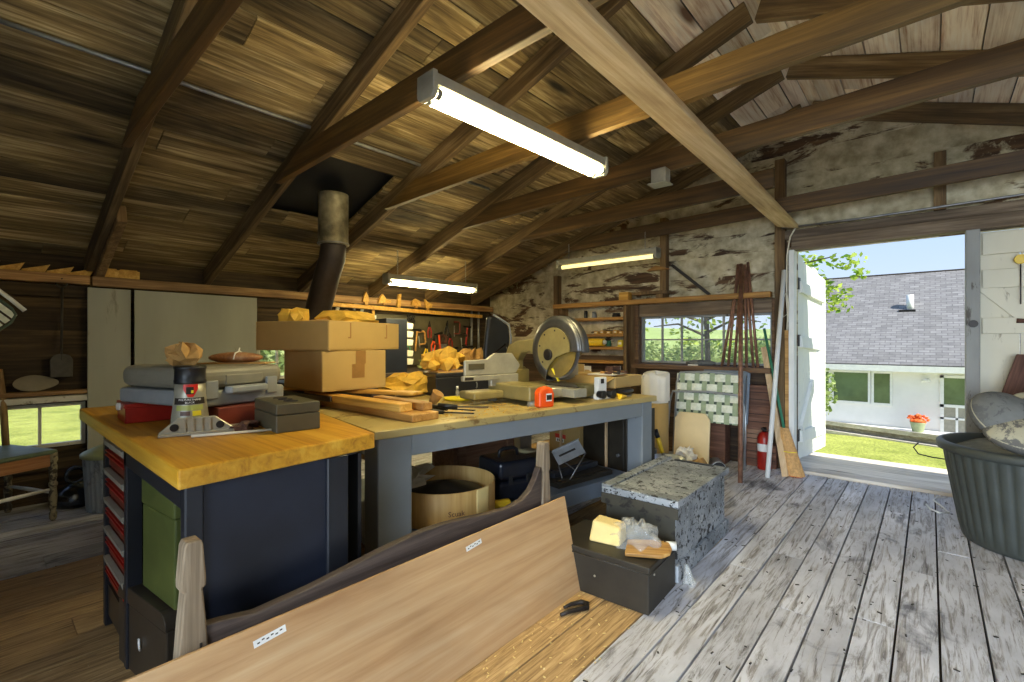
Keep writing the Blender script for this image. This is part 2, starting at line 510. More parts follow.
class MB:
    """Collects boxes, bars, tubes and turned shapes; build() links them as ONE mesh object."""

    def __init__(s):
        s.v, s.f, s.r, s.sm, s.mi = [], [], [], [], []
        s.M = Matrix.Identity(4)
        s.rnd = (.5, 0, 0)
        s.smooth = False
        s.slot = 0

    def add(s, vs, fs, smooth=None):
        b = len(s.v)
        for p in vs:
            q = s.M @ Vector(p)
            s.v.append((q.x, q.y, q.z))
        for f in fs:
            s.f.append([b + i for i in f])
            s.r.append(s.rnd)
            s.sm.append(s.smooth if smooth is None else smooth)
            s.mi.append(s.slot)
        return s

    def hexa(s, p):
        return s.add(p, [(3, 2, 1, 0), (4, 5, 6, 7), (0, 1, 5, 4), (1, 2, 6, 5), (2, 3, 7, 6), (3, 0, 4, 7)], False)

    def box(s, x0, x1, y0, y1, z0, z1):
        return s.hexa([(x0, y0, z0), (x1, y0, z0), (x1, y1, z0), (x0, y1, z0), (x0, y0, z1), (x1, y0, z1), (x1, y1, z1), (x0, y1, z1)])

    def bar(s, p0, p1, w, h, up=(0, 0, 1)):
        p0, p1 = Vector(p0), Vector(p1)
        d = (p1 - p0).normalized()
        sd = d.cross(Vector(up))
        if sd.length < 1e-4:
            sd = d.cross(Vector((1, 0, 0)))
        sd.normalize()
        u = sd.cross(d)
        a, b = sd * w / 2, u * h / 2
        q = [p0 - a - b, p0 + a - b, p1 + a - b, p1 - a - b, p0 - a + b, p0 + a + b, p1 + a + b, p1 - a + b]
        return s.hexa([tuple(x) for x in q])

    def tube(s, pts, r, n=10, closed=False, caps=True):
        pts = [Vector(p) for p in pts]
        k = len(pts)
        rs = r if isinstance(r, (list, tuple)) else [r] * k
        vs, fs = [], []
        prev = None
        for i, p in enumerate(pts):
            if closed:
                d = pts[(i + 1) % k] - pts[i - 1]
            else:
                d = pts[min(i + 1, k - 1)] - pts[max(i - 1, 0)]
            d.normalize()
            if prev is None:
                a = d.cross(Vector((0, 0, 1)))
                if a.length < 1e-3:
                    a = d.cross(Vector((1, 0, 0)))
            else:
                a = prev - d * prev.dot(d)
            a.normalize()
            prev = a
            b = d.cross(a)
            for j in range(n):
                t = 2 * PI * j / n
                vs.append(tuple(p + (a * math.cos(t) + b * math.sin(t)) * rs[i]))
        m = k if closed else k - 1
        for i in range(m):
            for j in range(n):
                a0, a1 = i * n + j, i * n + (j + 1) % n
                b0, b1 = ((i + 1) % k) * n + j, ((i + 1) % k) * n + (j + 1) % n
                fs.append((a0, a1, b1, b0))
        s.add(vs, fs, True)
        if caps and not closed:
            b = len(s.v) - len(vs)
            for ring in (list(range(n))[::-1], [(k - 1) * n + j for j in range(n)]):
                s.f.append([b + i for i in ring])
                s.r.append(s.rnd)
                s.sm.append(False)
                s.mi.append(s.slot)
        return s

    def cyl(s, p0, p1, r0, r1=None, n=16, caps=True):
        return s.tube([p0, p1], [r0, r0 if r1 is None else r1], n, False, caps)

    def lathe(s, prof, c=(0, 0, 0), n=24, smooth=True, caps=True):
        vs, fs = [], []
        for (r, z) in prof:
            for j in range(n):
                t = 2 * PI * j / n
                vs.append((c[0] + r * math.cos(t), c[1] + r * math.sin(t), c[2] + z))
        for i in range(len(prof) - 1):
            for j in range(n):
                fs.append((i * n + j, i * n + (j + 1) % n, (i + 1) * n + (j + 1) % n, (i + 1) * n + j))
        s.add(vs, fs, smooth)
        if caps:
            b = len(s.v) - len(vs)
            for ring in (list(range(n))[::-1], [(len(prof) - 1) * n + j for j in range(n)]):
                s.f.append([b + i for i in ring])
                s.r.append(s.rnd)
                s.sm.append(False)
                s.mi.append(s.slot)
        return s

    def prism(s, poly, a0, a1, axis='Z'):
        """poly: 2D outline; axis is the direction it is pulled along (X: poly is y,z; Y: x,z; Z: x,y)."""
        def P(u, v, a):
            return {'X': (a, u, v), 'Y': (u, a, v), 'Z': (u, v, a)}[axis]
        n = len(poly)
        vs = [P(u, v, a0) for u, v in poly] + [P(u, v, a1) for u, v in poly]
        fs = [tuple(range(n))[::-1], tuple(range(n, 2 * n))] + [(i, (i + 1) % n, n + (i + 1) % n, n + i) for i in range(n)]
        return s.add(vs, fs, False)

    def grid(s, fn, nu, nv, smooth=True, closed_u=False):
        vs = [fn(i / (nu if closed_u else nu - 1), j / (nv - 1)) for j in range(nv) for i in range(nu)]
        fs = []
        for j in range(nv - 1):
            for i in range(nu if closed_u else nu - 1):
                a, b = j * nu + i, j * nu + (i + 1) % nu
                fs.append((a, b, b + nu, a + nu))
        return s.add(vs, fs, smooth)

    def ell(s, c, r, n=20, m=12, fn=None):
        def g(u, v):
            t, p = 2 * PI * u, PI * (v - .5)
            k = fn(t, p) if fn else 1
            return (c[0] + r[0] * k * math.cos(p) * math.cos(t), c[1] + r[1] * k * math.cos(p) * math.sin(t), c[2] + r[2] * k * math.sin(p))
        return s.grid(g, n, m, True, True)

    def build(s, name, mats, parent=None, world=False, bevel=0, seg=2, loc=None, rot=None, solid=0, sub=0):
        me = bpy.data.meshes.new(name)
        me.from_pydata(s.v, [], s.f)
        ca = me.color_attributes.new('rnd', 'FLOAT_COLOR', 'CORNER')
        i = 0
        for f, r in zip(s.f, s.r):
            for _ in f:
                ca.data[i].color = (r[0], r[1], r[2], 1)
                i += 1
        me.polygons.foreach_set('use_smooth', s.sm)
        me.polygons.foreach_set('material_index', s.mi)
        for m in (mats if isinstance(mats, (list, tuple)) else [mats]):
            me.materials.append(M[m] if isinstance(m, str) else m)
        me.update()
        o = bpy.data.objects.new(name, me)
        C.objects.link(o)
        if parent is not None:
            o.parent = parent
            if world:
                o.matrix_local = parent.matrix_basis.inverted() if parent.parent is None else (parent.parent.matrix_basis @ parent.matrix_basis).inverted()
        if loc is not None:
            o.location = loc
        if rot is not None:
            o.rotation_euler = rot
        if solid:
            md = o.modifiers.new('solid', 'SOLIDIFY')
            md.thickness = solid
        if bevel:
            md = o.modifiers.new('bevel', 'BEVEL')
            md.width = bevel
            md.segments = seg
            md.limit_method = 'ANGLE'
            md.angle_limit = .6
        if sub:
            md = o.modifiers.new('sub', 'SUBSURF')
            md.levels = sub
            md.render_levels = sub
        return o


def tag(o, label, cat, group=None):
    o['label'] = label
    o['category'] = cat
    if group:
        o['group'] = group
    return o


def thing(name, label, cat, loc=(0, 0, 0), rz=0.0, group=None, rot=None):
    o = bpy.data.objects.new(name, None)
    o.empty_display_size = .1
    o.location = loc
    o.rotation_euler = rot if rot else (0, 0, rz)
    bpy.context.view_layer.update() if False else None
    o.matrix_basis = Matrix.LocRotScale(Vector(loc), o.rotation_euler.to_quaternion(), Vector((1, 1, 1)))
    C.objects.link(o)
    return tag(o, label, cat, group)


def struct(o):
    o['kind'] = 'structure'
    return o


def dup(root, loc, rz, label, group=None, scale=None):
    r = root.copy()
    C.objects.link(r)
    r.location = loc
    if rz is not None:
        r.rotation_euler = (0, 0, rz) if not isinstance(rz, tuple) else rz
    if scale:
        r.scale = scale
    r['label'] = label
    if group:
        r['group'] = group
    for ch in list(root.children):
        c = ch.copy()
        C.objects.link(c)
        c.parent = r
        for g in ch.children:
            d = g.copy()
            C.objects.link(d)
            d.parent = c
    return r


def text(name, body, size, mat, parent, loc, rot=(0, 0, 0), extrude=.0006, bend=None):
    """Lettering as a mesh part; bend = (radius) wraps it round a vertical cylinder whose axis is the parent's origin."""
    cu = bpy.data.curves.new(name, 'FONT')
    cu.body = body
    cu.size = size
    cu.align_x = 'CENTER'
    cu.align_y = 'CENTER'
    cu.extrude = extrude
    cu.resolution_u = 2
    tmp = bpy.data.objects.new('tmp', cu)
    C.objects.link(tmp)
    bpy.context.view_layer.update()
    me = bpy.data.meshes.new_from_object(tmp.evaluated_get(bpy.context.evaluated_depsgraph_get()))
    bpy.data.objects.remove(tmp)
    me.name = name
    me.materials.clear()
    me.materials.append(M[mat])
    if bend:
        rad, a0, z0 = bend
        for v in me.vertices:
            a = a0 + v.co.x / rad
            rr = rad + v.co.z
            z = z0 + v.co.y
            v.co = (rr * math.cos(a), rr * math.sin(a), z)
    o = bpy.data.objects.new(name, me)
    C.objects.link(o)
    o.parent = parent
    if not bend:
        o.location = loc
        o.rotation_euler = rot
    return o


# ================================================================== the shell
S = .345                      # roof slope
TH = math.atan(S)
XL, XR, XC = -4.9, 3.3, -.8   # plates and ridge
YE, YB = 5.15, -2.6           # end wall and back wall
zb = lambda x: 1.715 + S * ((x if x <= XC else 2 * XC - x) + 4.9)   # underside of the rafters
zs = lambda x: zb(x) + .148                                         # underside of the roof boards


def beam(name, p0, p1, wd, ht, mat, over=0):
    """A straight timber whose own x runs along it; p0, p1 are on the middle of its underside."""
    p0, p1 = Vector(p0), Vector(p1)
    d = p1 - p0
    L = d.length
    d.normalize()
    y = Vector((0, 0, 1)).cross(d).normalized()
    z = d.cross(y)
    m = MB()
    m.rnd = (random.random(), 0, 0)
    m.box(-over, L + over, -wd / 2, wd / 2, 0, ht)
    o = m.build(name, mat, bevel=.004, seg=1)
    R = Matrix((d, y, z)).transposed().to_4x4()
    R.translation = p0
    o.matrix_basis = R
    return o


# --- floor: boards that run to the doorway, on a dark slab
m = MB()
x = -5.0
while x < 3.3:
    wd = random.uniform(.19, .24) if x < -2.9 else random.uniform(.135, .15) if x > -.97 else random.uniform(.17, .2)
    if x < -.97 < x + wd:
        wd = -.95 - x
    y = YB
    while y < 5.04:
        ln = random.uniform(1.6, 3.8)
        y2 = min(5.04, y + ln)
        if -2.3 < x < -.97 and y < 2.9 < y2:
            y2 = 2.9 + random.uniform(-.3, .3)
        if 5.04 - y2 < .5:
            y2 = 5.04
        kind = 1.0 if (x > -1.0 or y > 4.2 or (x > -2.3 and y > 2.5)) else (1.0 if x < -3.7 else 0.0)  # grey along the left wall is window light put into the board colour
        m.rnd = (random.random(), kind, 0)
        dz = random.uniform(-.0015, .0015)
        m.box(x + .0042, x + wd - .0042, y + .0015, y2 - .0015, -.03, dz)
        y = y2
    x += wd
m.slot = 1
m.rnd = (.2, 0, 0)
m.box(-5.1, 3.4, YB, 5.2, -.12, -.032)
struct(m.build('floor', ['floor', 'dark_wall']))

# --- ceiling: the roof boards seen from below, closed above by the roof deck
m = MB()
ct, st = math.cos(TH), math.sin(TH)
L = (XC + 5.35) / ct
PW = .196
nb = int(L / PW) + 1
for side in (0, 1):
    for i in range(nb):
        d0, d1 = i * PW + .0042, min((i + 1) * PW - .0042, L)
        xm = -5.35 + (d0 + d1) / 2 * ct
        cuts = [YB - .2]
        y = YB - .2 + random.uniform(.3, 2.2)
        while y < YE - .3:
            cuts.append(y)
            y += random.choice((1.64, 2.46, 3.2))
        cuts.append(YE + .12)
        segs = list(zip(cuts, cuts[1:]))
        if side == 0 and -3.78 < xm < -3.2:
            s2 = []
            for a, b in segs:
                if b <= 1.5 or a >= 2.2:
                    s2.append((a, b))
                else:
                    if a < 1.5:
                        s2.append((a, 1.5))
                    if b > 2.2:
                        s2.append((2.2, b))
            segs = s2
        for a, b in segs:
            m.rnd = (random.random(), 0, 0)
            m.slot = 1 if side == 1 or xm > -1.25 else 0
            lift = random.uniform(0, .006)
            P = []
            for n in (lift, lift + .024):
                for dd, yy in ((d0, a), (d1, a), (d1, b), (d0, b)):
                    X = -5.35 + dd * ct - n * st
                    Z = zs(-5.35) + dd * st + n * ct
                    P.append((X if side == 0 else 2 * XC - X, yy + .0015 if yy == a else yy - .0015, Z))
            if side:
                P = [P[1], P[0], P[3], P[2], P[5], P[4], P[7], P[6]]
            m.hexa(P)
m.slot = 2
m.rnd = (.5, 0, 0)
for side in (0, 1):
    P = []
    for n in (.06, .09):
        for dd, yy in ((-.1, YB - .3), (L + .02, YB - .3), (L + .02, YE + .14), (-.1, YE + .14)):
            X = -5.35 + dd * ct - n * st
            Z = zs(-5.35) + dd * st + n * ct
            P.append((X if side == 0 else 2 * XC - X, yy, Z))
    if side:
        P = [P[1], P[0], P[3], P[2], P[5], P[4], P[7], P[6]]
    m.hexa(P)
struct(m.build('ceiling', ['roof', 'roof_daylit', 'black']))


# --- walls of horizontal boards, with holes cut for windows and doors
def plank_wall(name, along, plane, thick, zs_rows, span, holes, mats, slot=lambda z: 0, clip=None):
    m = MB()
    for z0, z1 in zip(zs_rows, zs_rows[1:]):
        edges = sorted({z0, z1} | {h for a, b, c, d in holes for h in (c, d) if z0 < h < z1})
        r = random.random()
        for za, zz in zip(edges, edges[1:]):
            zm = (za + zz) / 2
            iv = [span]
            for a, b, c, d in holes:
                if c <= zm <= d:
                    iv = [q for p in iv for q in ((p[0], min(p[1], a)), (max(p[0], b), p[1])) if q[1] - q[0] > .01]
            for a, b in iv:
                m.rnd = (r, 0, 0)
                m.slot = slot(zm)
                zt = zz
                if clip:
                    lo, hi = clip(za), clip(zt)
                    q = [(max(a, lo[0]), za), (min(b, lo[1]), za), (min(b, hi[1]), zt), (max(a, hi[0]), zt)]
                    if q[1][0] - q[0][0] < .01:
                        continue
                else:
                    q = [(a, za), (b, za), (b, zt), (a, zt)]
                m.prism(q, plane + random.uniform(-.004, .004), plane + thick, 'Y' if along == 'X' else 'X')
    return struct(m.build(name, mats))


rows = [-.1]
while rows[-1] < 1.85:
    rows.append(rows[-1] + random.uniform(.17, .24))
plank_wall('wall_left', 'Y', -4.98, .03, rows, (YB, YE), [(-.35, .60, .41, .73), (1.86, 2.42, .82, 1.2)], ['dark_wall'])
rows = [-.1]
while rows[-1] < 3.3:
    rows.append(rows[-1] + random.uniform(.19, .25))
gable = lambda z: (-4.96 if z < 1.85 else XC - (3.30 - z) / S, 3.36 if z < 1.85 else XC + (3.30 - z) / S)
plank_wall('wall_end', 'X', YE, .03, rows, (-4.96, 3.36), [(-2.50, -1.14, .96, 1.47), (-.94, 1.42, 0, 2.04)], ['dark_wall_x', 'whitewash'],
           lambda z: 1 if z > 1.1 else 0, gable)
plank_wall('wall_right', 'Y', 3.34, .03, [i * .22 for i in range(9)], (YB, YE), [], ['dark_wall'])
rows = [i * .22 for i in range(15)]
plank_wall('wall_back', 'X', YB - .03, .03, rows, (-4.96, 3.36), [(-.45, 2.85, 0, 2.2)], ['dark_wall_x'], lambda z: 0, gable)  # opening is made up, sized for the added fill light

# trims: plates, studs, lintel, posts
def trim(i, m, mat, bevel=.004):
    return struct(m.build('trim_%d' % i, mat, bevel=bevel, seg=1))


m = MB(); m.rnd = (.6, 0, 0); m.box(-4.95, -4.84, -1.2, .62, 1.63, 1.70); trim(1, m, 'plate')
m = MB(); m.rnd = (.3, 0, 0); m.box(-4.95, -4.83, .63, 5.1, 1.625, 1.70); trim(2, m, 'plate')
m = MB(); m.rnd = (.2, 0, 0); m.box(-4.95, -4.90, -1.2, 5.1, 1.53, 1.625); trim(3, m, 'dark_wall')
k = 4
for (xx, z0, z1, wd) in ((-3.68, .0, 2.05, .07), (-2.58, .0, 1.68, .09), (-2.22, 1.66, 2.56, .07), (-1.07, .0, 2.92, .085), (.06, 2.24, 2.7, .075), (1.45, 0, 2.2, .1)):
    m = MB(); m.rnd = (random.random(), 0, 0)
    m.box(xx - wd / 2, xx + wd / 2, 5.06, 5.15, z0, z1); trim(k, m, 'stud'); k += 1
m = MB(); m.rnd = (.5, 0, 0); m.box(-.97, 3.3, 5.04, 5.15, 2.045, 2.15); trim(k, m, 'lintel'); k += 1          # door head
m = MB(); m.rnd = (.3, 0, 0); m.box(-1.10, 3.3, 5.07, 5.15, 2.155, 2.235); trim(k, m, 'lintel'); k += 1
m = MB(); m.rnd = (.7, 0, 0); m.box(-2.53, -1.12, 5.07, 5.15, 1.475, 1.61); trim(k, m, 'lintel'); k += 1        # window head
m = MB(); m.rnd = (.6, 0, 0); m.box(-3.66, -1.13, 4.97, 5.06, 1.615, 1.67); trim(k, m, 'shelf_wood'); k += 1    # ledge over the window
m = MB(); m.rnd = (.35, 0, 0); m.box(-2.53, -1.12, 4.93, 5.15, .895, .945); trim(k, m, 'frame_brown'); k += 1    # window sill board
m = MB(); m.rnd = (.2, 0, 0); m.box(-2.535, -1.115, 5.10, 5.15, .72, .89); trim(k, m, 'dark_wall_x'); k += 1
m = MB(); m.box(.205, .285, 5.02, 5.16, 0, 2.045); trim(k, m, 'post_grey'); k += 1                               # post between the leaves
m = MB(); m.box(-.99, -.945, 5.03, 5.19, 0, 2.045); trim(k, m, 'white'); k += 1                                  # white jamb
m = MB()
for i, (y0, y1) in enumerate(((4.985, 5.15), (5.155, 5.42), (5.425, 5.70), (5.705, 5.96))):
    m.rnd = (random.random(), 0, 0)
    m.box(-1.0, 1.45, y0, y1, -.04, .028 - i * .004)
m.box(-1.0, 1.45, 5.0, 5.9, -.35, -.05)
trim(k, m, 'sill_wood'); k += 1                                                                                  # threshold boards
for y0, y1, z0, z1, mt in ((-.42, .63, .745, .79, 'frame_wood'), (-.42, .63, .80, .83, 'plate')):
    m = MB(); m.rnd = (random.random(), 0, 0); m.box(-4.95, -4.86, y0, y1, z0, z1); trim(k, m, mt); k += 1       # ledge over the low window
m = MB(); m.rnd = (.1, 0, 0); m.box(-4.95, -4.90, -.4, .62, .24, .37); trim(k, m, 'dark_wall'); k += 1


def window(n, plane, along, a0, a1, z0, z1, cols, rws, mat, fw=.035, outer=.05):
    """Sash with muntins; the pane is one sheet of glass behind them."""
    m = MB()
    ax = 'Y' if along == 'X' else 'X'
    P = lambda a, b, c, d, p0, p1: m.prism([(a, c), (b, c), (b, d), (a, d)], p0, p1, ax)
    P(a0, a1, z0, z0 + fw, plane - outer, plane)
    P(a0, a1, z1 - fw, z1, plane - outer, plane)
    P(a0, a0 + fw, z0 + fw, z1 - fw, plane - outer, plane)
    P(a1 - fw, a1, z0 + fw, z1 - fw, plane - outer, plane)
    o = struct(m.build('window_%d' % n, mat))
    m = MB()
    for i in range(1, cols):
        a = a0 + fw + (a1 - a0 - 2 * fw) * i / cols
        P(a - .009, a + .009, z0 + fw, z1 - fw, plane - outer * .8, plane - outer * .3)
    for j in range(1, rws):
        z = z0 + fw + (z1 - z0 - 2 * fw) * j / rws
        P(a0 + fw, a1 - fw, z - .008, z + .008, plane - outer * .78, plane - outer * .32)
    m.build('muntin', mat, o)
    m = MB()
    P(a0 + fw, a1 - fw, z0 + fw, z1 - fw, plane - outer * .25, plane - outer * .18)
    m.build('glass_pane', 'pane', o)
    return o


window(1, -4.93, 'Y', -.352, .602, .408, .732, 4, 1, 'frame_wood', .024)
window(2, -4.93, 'Y', 1.858, 2.422, .818, 1.202, 3, 1, 'frame_wood', .03)
window(3, 5.17, 'X', -2.50, -1.14, .955, 1.475, 6, 2, 'post_grey', .022)
m = MB()
m.box(-2.555, -2.505, 5.05, 5.15, .93, 1.61)
m.box(-1.135, -1.11, 5.05, 5.15, .93, 1.61)
trim(k, m, 'frame_brown'); k += 1

# the two door leaves
o = MB()
for i in range(5):
    o.rnd = (random.random(), 0, 0)
    o.box(.29 + i * .216, .29 + (i + 1) * .216 - .007, 5.13, 5.16, .03, 2.03)
d1 = struct(o.build('door_1', 'cream_door'))
m = MB()
for z0, z1 in ((1.60, 1.74), (1.855, 2.02), (1.255, 1.375), (.25, .4)):
    m.rnd = (random.random(), 0, 0)
    m.box(.30, 1.36, 5.10, 5.13, z0, z1)
m.build('ledge_board', 'cream_door', d1, bevel=.003, seg=1)
m = MB()
m.bar((.31, 5.118, 1.63), (.88, 5.118, .98), .10, .024, (0, 1, 0))
m.build('brace', 'cream_door', d1)
m = MB()
m.cyl((.245, 5.02, 1.33), (.245, 4.985, 1.33), .022, .028, 14)
m.build('knob', 'iron', d1)

lm = Matrix.Translation((-.955, 5.19, 0)) @ rotm('Z', -.05)
m = MB(); m.M = lm
for i in range(6):
    y0, y1 = .01 + i * .192, .01 + (i + 1) * .192 - .004
    m.rnd = (random.random(), 0, 0)
    dz = random.uniform(-.03, .02)
    m.prism([(y0, .075 - y0 * .045), (y1, .075 - y1 * .045 + dz * .4), (y1, 2.02 - y1 * .115 + dz), (y0, 2.02 - y0 * .115 + dz)], -.018, .014, 'X')
d2 = struct(m.build('door_2', 'white_door'))
m = MB(); m.M = lm
for z in (1.66, 1.14, .24):
    m.hexa([(.015, .02, z), (.05, .02, z), (.05, 1.0, z - .05), (.015, 1.0, z - .05), (.015, .02, z + .11), (.042, .02, z + .11), (.042, 1.0, z + .06), (.015, 1.0, z + .06)])
m.build('ledge_board', 'white_door', d2, bevel=.004, seg=1)
m = MB(); m.M = lm
m.bar((.03, .06, .36), (.03, .86, 1.10), .10, .03, (1, 0, 0))
m.build('brace', 'white_door', d2)
for z in (1.74, 1.2, .3):
    m = MB(); m.M = lm
    m.box(-.01, .024, -.02, .05, z - .05, z + .06)
    m.build('hinge', 'iron', d2)

# ------------------------------------------------------------------ roof timbers
RY = [.62, 1.43, 2.28, 3.12, 3.95, 4.78]
ORD = ['nearest the camera', 'second from the camera', 'third from the camera', 'fourth from the camera', 'second from the end wall', 'nearest the end wall']
for i, y in enumerate(RY):
    o = beam('rafter', (-5.0, y, zb(-5.0)), (XC - .004, y, zb(XC)), .05, .138, 'rafter')
    tag(o, ('sloping roof rafter from the left plate up to the ridge, ' + ORD[i]), 'rafter', 'rafters of the left roof slope')
    if y > 1:
        o = beam('rafter', (3.4, y + .02, zb(3.4)), (XC + .004, y + .02, zb(XC)), .05, .138, 'rafter')
        tag(o, 'roof rafter on the right slope above the doorway side, ' + ORD[i], 'rafter', 'rafters of the right roof slope')
o = beam('rafter_splice', (-5.0, .675, zb(-5.0) - .045), (-4.02, .675, zb(-4.02) - .03), .055, .125, 'stud')
tag(o, 'short rough timber nailed beside the foot of the nearest left rafter', 'timber')
for i, y in enumerate(RY):
    zl = 2.262
    xl = -4.9 + (zl - 1.715) / S
    sl = .026
    xr = 2 * XC - xl
    m = MB(); m.rnd = (random.random(), 0, 0)
    hh = .142 if i < 5 else .135
    if i == 3:
        sl, zl = .037, 2.25
    if i == 4:
        xr = -.86
    zr = zl + sl * (xr - xl)
    x2, x3 = xl + hh / S * .93, (xr - .1 if i != 4 else xr)
    m.prism([(0, 0), (xr - xl, zr - zl), (x3 - xl, zr + hh - zl), (x2 - xl, hh + sl * (x2 - xl))], -.021, .021, 'Y')
    o = m.build('collar_tie', ['tie', 'tie', 'tie_lamplit', 'tie', 'tie', 'tie'][i], bevel=.003, seg=1, loc=(xl, y - .048, zl))
    tag(o, 'horizontal collar tie beam across the roof, ' + ORD[i], 'beam', 'collar ties across the roof')

# pale board under the ties, towards the end wall
m = MB(); m.rnd = (.6, 0, 0)
m.prism([(-.91, -.05), (-.765, -.05), (-.90, 4.98), (-1.035, 4.80)], 2.225, 2.262, 'Z')
o = m.build('ceiling_plank', 'pale', bevel=.004, seg=1)
tag(o, 'long pale plank nailed under the collar ties, running to the doorway head', 'plank')

m = MB()
m.tube([(-2.905, -.1, 2.53), (-2.9, 1.0, 2.53), (-2.9, 2.4, 2.53), (-2.9, 3.0, 2.53)], .012, 8)
o = m.build('conduit', 'steel')
tag(o, 'thin metal conduit pipe fixed under the roof boards on the left slope', 'conduit')
m = MB()
m.tube([(-1.05, 5.05, 2.26), (-.4, 5.045, 2.25), (.4, 5.045, 2.262), (1.3, 5.045, 2.27)], .009, 8)
o = m.build('conduit', 'steel')
tag(o, 'thin grey conduit along the wall above the doorway', 'conduit')
m = MB()
m.tube([(-.92, 4.98, 2.24), (-.97, 5.0, 2.16), (-1.0, 5.02, 2.0), (-1.005, 5.025, 1.6), (-.995, 5.02, 1.45), (-1.03, 5.0, 1.42), (-1.035, 4.99, 1.56), (-1.0, 5.0, 1.66), (-.985, 5.01, 1.55), (-1.0, 5.02, 1.3)], .007, 8)
o = m.build('cable', 'offwhite')
tag(o, 'pale looped cable hanging down beside the white door jamb', 'cable')

# ------------------------------------------------------------------ strip lights
def strip_light(loc, rz, label, L, tubes, mat_tube, hanger):
    t = thing('strip_light', label, 'lamp', loc, rz, 'fluorescent strip lights')
    m = MB()
    m.prism([(-.05, .0), (-.046, .05), (.046, .05), (.05, 0), (.04, -.002), (-.04, -.002)], 0, L, 'X')
    m.build('housing', 'light_housing', t, bevel=.003, seg=1)
    for x in (.012, L - .012):
        m = MB()
        m.prism([(-.054, .055), (.054, .055), (.056, -.03), (.04, -.05), (-.04, -.05), (-.056, -.03)], x - .012, x + .012, 'X')
        m.build('end_cap', 'light_housing', t, bevel=.003, seg=1)
    for y in tubes:
        m = MB()
        m.cyl((.026, y, -.026), (L - .026, y, -.026), .021, n=14)
        tb = m.build('lamp_tube', mat_tube, t)
        for x in (.026, L - .05):
            m = MB()
            m.cyl((x, y, -.026), (x + .024, y, -.026), .0215, n=14)
            m.build('tube_cap', 'steel', tb)
    for x in (.14, L - .14):
        m = MB()
        if hanger > .06:
            k_ = int((hanger - .05) / .024)
            for q in range(k_):
                z = .055 + (q + .5) * .024
                pts = [(x + (.006 * math.cos(a) if q % 2 else 0), (0 if q % 2 else .006 * math.cos(a)), z + .016 * math.sin(a)) for a in [2 * PI * j / 8 for j in range(8)]]
                m.tube(pts, .002, 5, True)
        else:
            m.cyl((x, 0, .05), (x, 0, .05 + max(.01, hanger - .05)), .006, n=8)
        m.build('hanger_chain', 'steel', t)
    return t


strip_light((-1.50, 1.19, 2.205), math.atan2(1.25, .05), 'big glowing two-tube fluorescent strip light under the ties, over the bench front', 1.25, (-.03, .03), 'tube', .06)
strip_light((-3.96, 2.66, 1.80), PI / 2 - .02, 'glowing fluorescent strip light hanging low by the tool wall', 1.18, (-.028, .028), 'tube', .30)
strip_light((-3.19, 4.45, 2.06), -.01, 'dim yellow fluorescent strip light in front of the end wall', 1.20, (0,), 'tube_dim', .22)
m = MB()
m.box(-1.385, -1.285, 2.97, 3.048, 2.235, 2.33)
m.box(-1.40, -1.27, 2.945, 3.06, 2.225, 2.235)
o = m.build('junction_box', 'light_housing', bevel=.004, seg=1)
tag(o, 'small metal junction box hanging on a tie beam past the big light', 'junction box')

# ================================================================== the big objects
BA = math.atan2(.988, .1545)          # the long bench stands a little askew


def BP(s, p, z):                      # along the bench front, into the bench, height
    return (-1.707 + .1545 * s - .988 * p, 1.112 + .988 * s + .1545 * p, z)


# --- grey workbench (local x along the front, y to the back)
t = thing('workbench', 'long grey painted workbench with a lower shelf and square legs', 'workbench', BP(0, 0, 0), BA)
m = MB(); m.box(-.02, 1.985, -.012, 1.38, .795, .83); m.build('bench_top', 'bench_top', t, bevel=.003, seg=1)
m = MB(); m.box(.155, 1.835, 0, .04, .705, .795); m.box(.0, .04, .15, 1.2, .705, .795)
m.box(1.905, 1.945, .12, 1.2, .705, .795); m.build('apron', 'bench_paint', t, bevel=.003, seg=1)
for x0, x1, y0, y1 in ((0, .155, 0, .14), (1.835, 1.945, 0, .12), (0, .13, 1.2, 1.33), (1.815, 1.945, 1.2, 1.33)):
    m = MB(); m.box(x0, x1, y0, y1, 0, .795); m.build('leg', 'bench_paint', t, bevel=.004, seg=1)
m = MB(); m.box(.05, 1.90, .175, 1.19, .26, .29); m.box(.155, 1.835, .145, .18, .19, .29)
m.build('lower_shelf', 'shelf_grey', t, bevel=.003, seg=1)

# --- steel cabinet bench with a thick wooden top
t = thing('tool_cabinet', 'black steel workbench with a thick yellow wooden top and a bank of red drawers', 'workbench', (-1.48, .38, 0))
m = MB(); m.prism([(.03, -.025), (-.02, .585), (-.68, .70), (-1.655, .70), (-1.655, -.02)], .815, .87, 'Z')
m.build('worktop', 'worktop', t, bevel=.006, seg=2)
m = MB()
m.prism([(.03, .0), (.47, .0), (.47, .815), (.03, .815)], -.03, -.02, 'X')
m.build('side_panel', 'navy_panel', t)
m = MB()
for y, dy in ((.0, .045), (.40, .075)):
    m = MB(); m.box(-.05, -.008, y, y + dy, 0, .815)
    m.build('corner_post', 'black_metal', t, bevel=.004, seg=1)
for x in (-1.165, -.76):
    for y in (0, .5):
        m = MB(); m.box(x, x + .04, y, y + .05, 0, .815); m.build('leg', 'black_metal', t, bevel=.004, seg=1)
m = MB()
m.box(-.76, -.05, .0, .03, .745, .815); m.box(-1.125, -.76, .53, .545, .1, .815); m.box(-1.155, -1.13, .05, .5, .1, .815); m.box(-.75, -.73, .05, .5, .02, .815)
m.box(-1.13, -.05, .02, .53, .80, .815); m.box(-.72, -.05, .535, .548, .02, .8)
m.build('frame', 'black_metal', t)
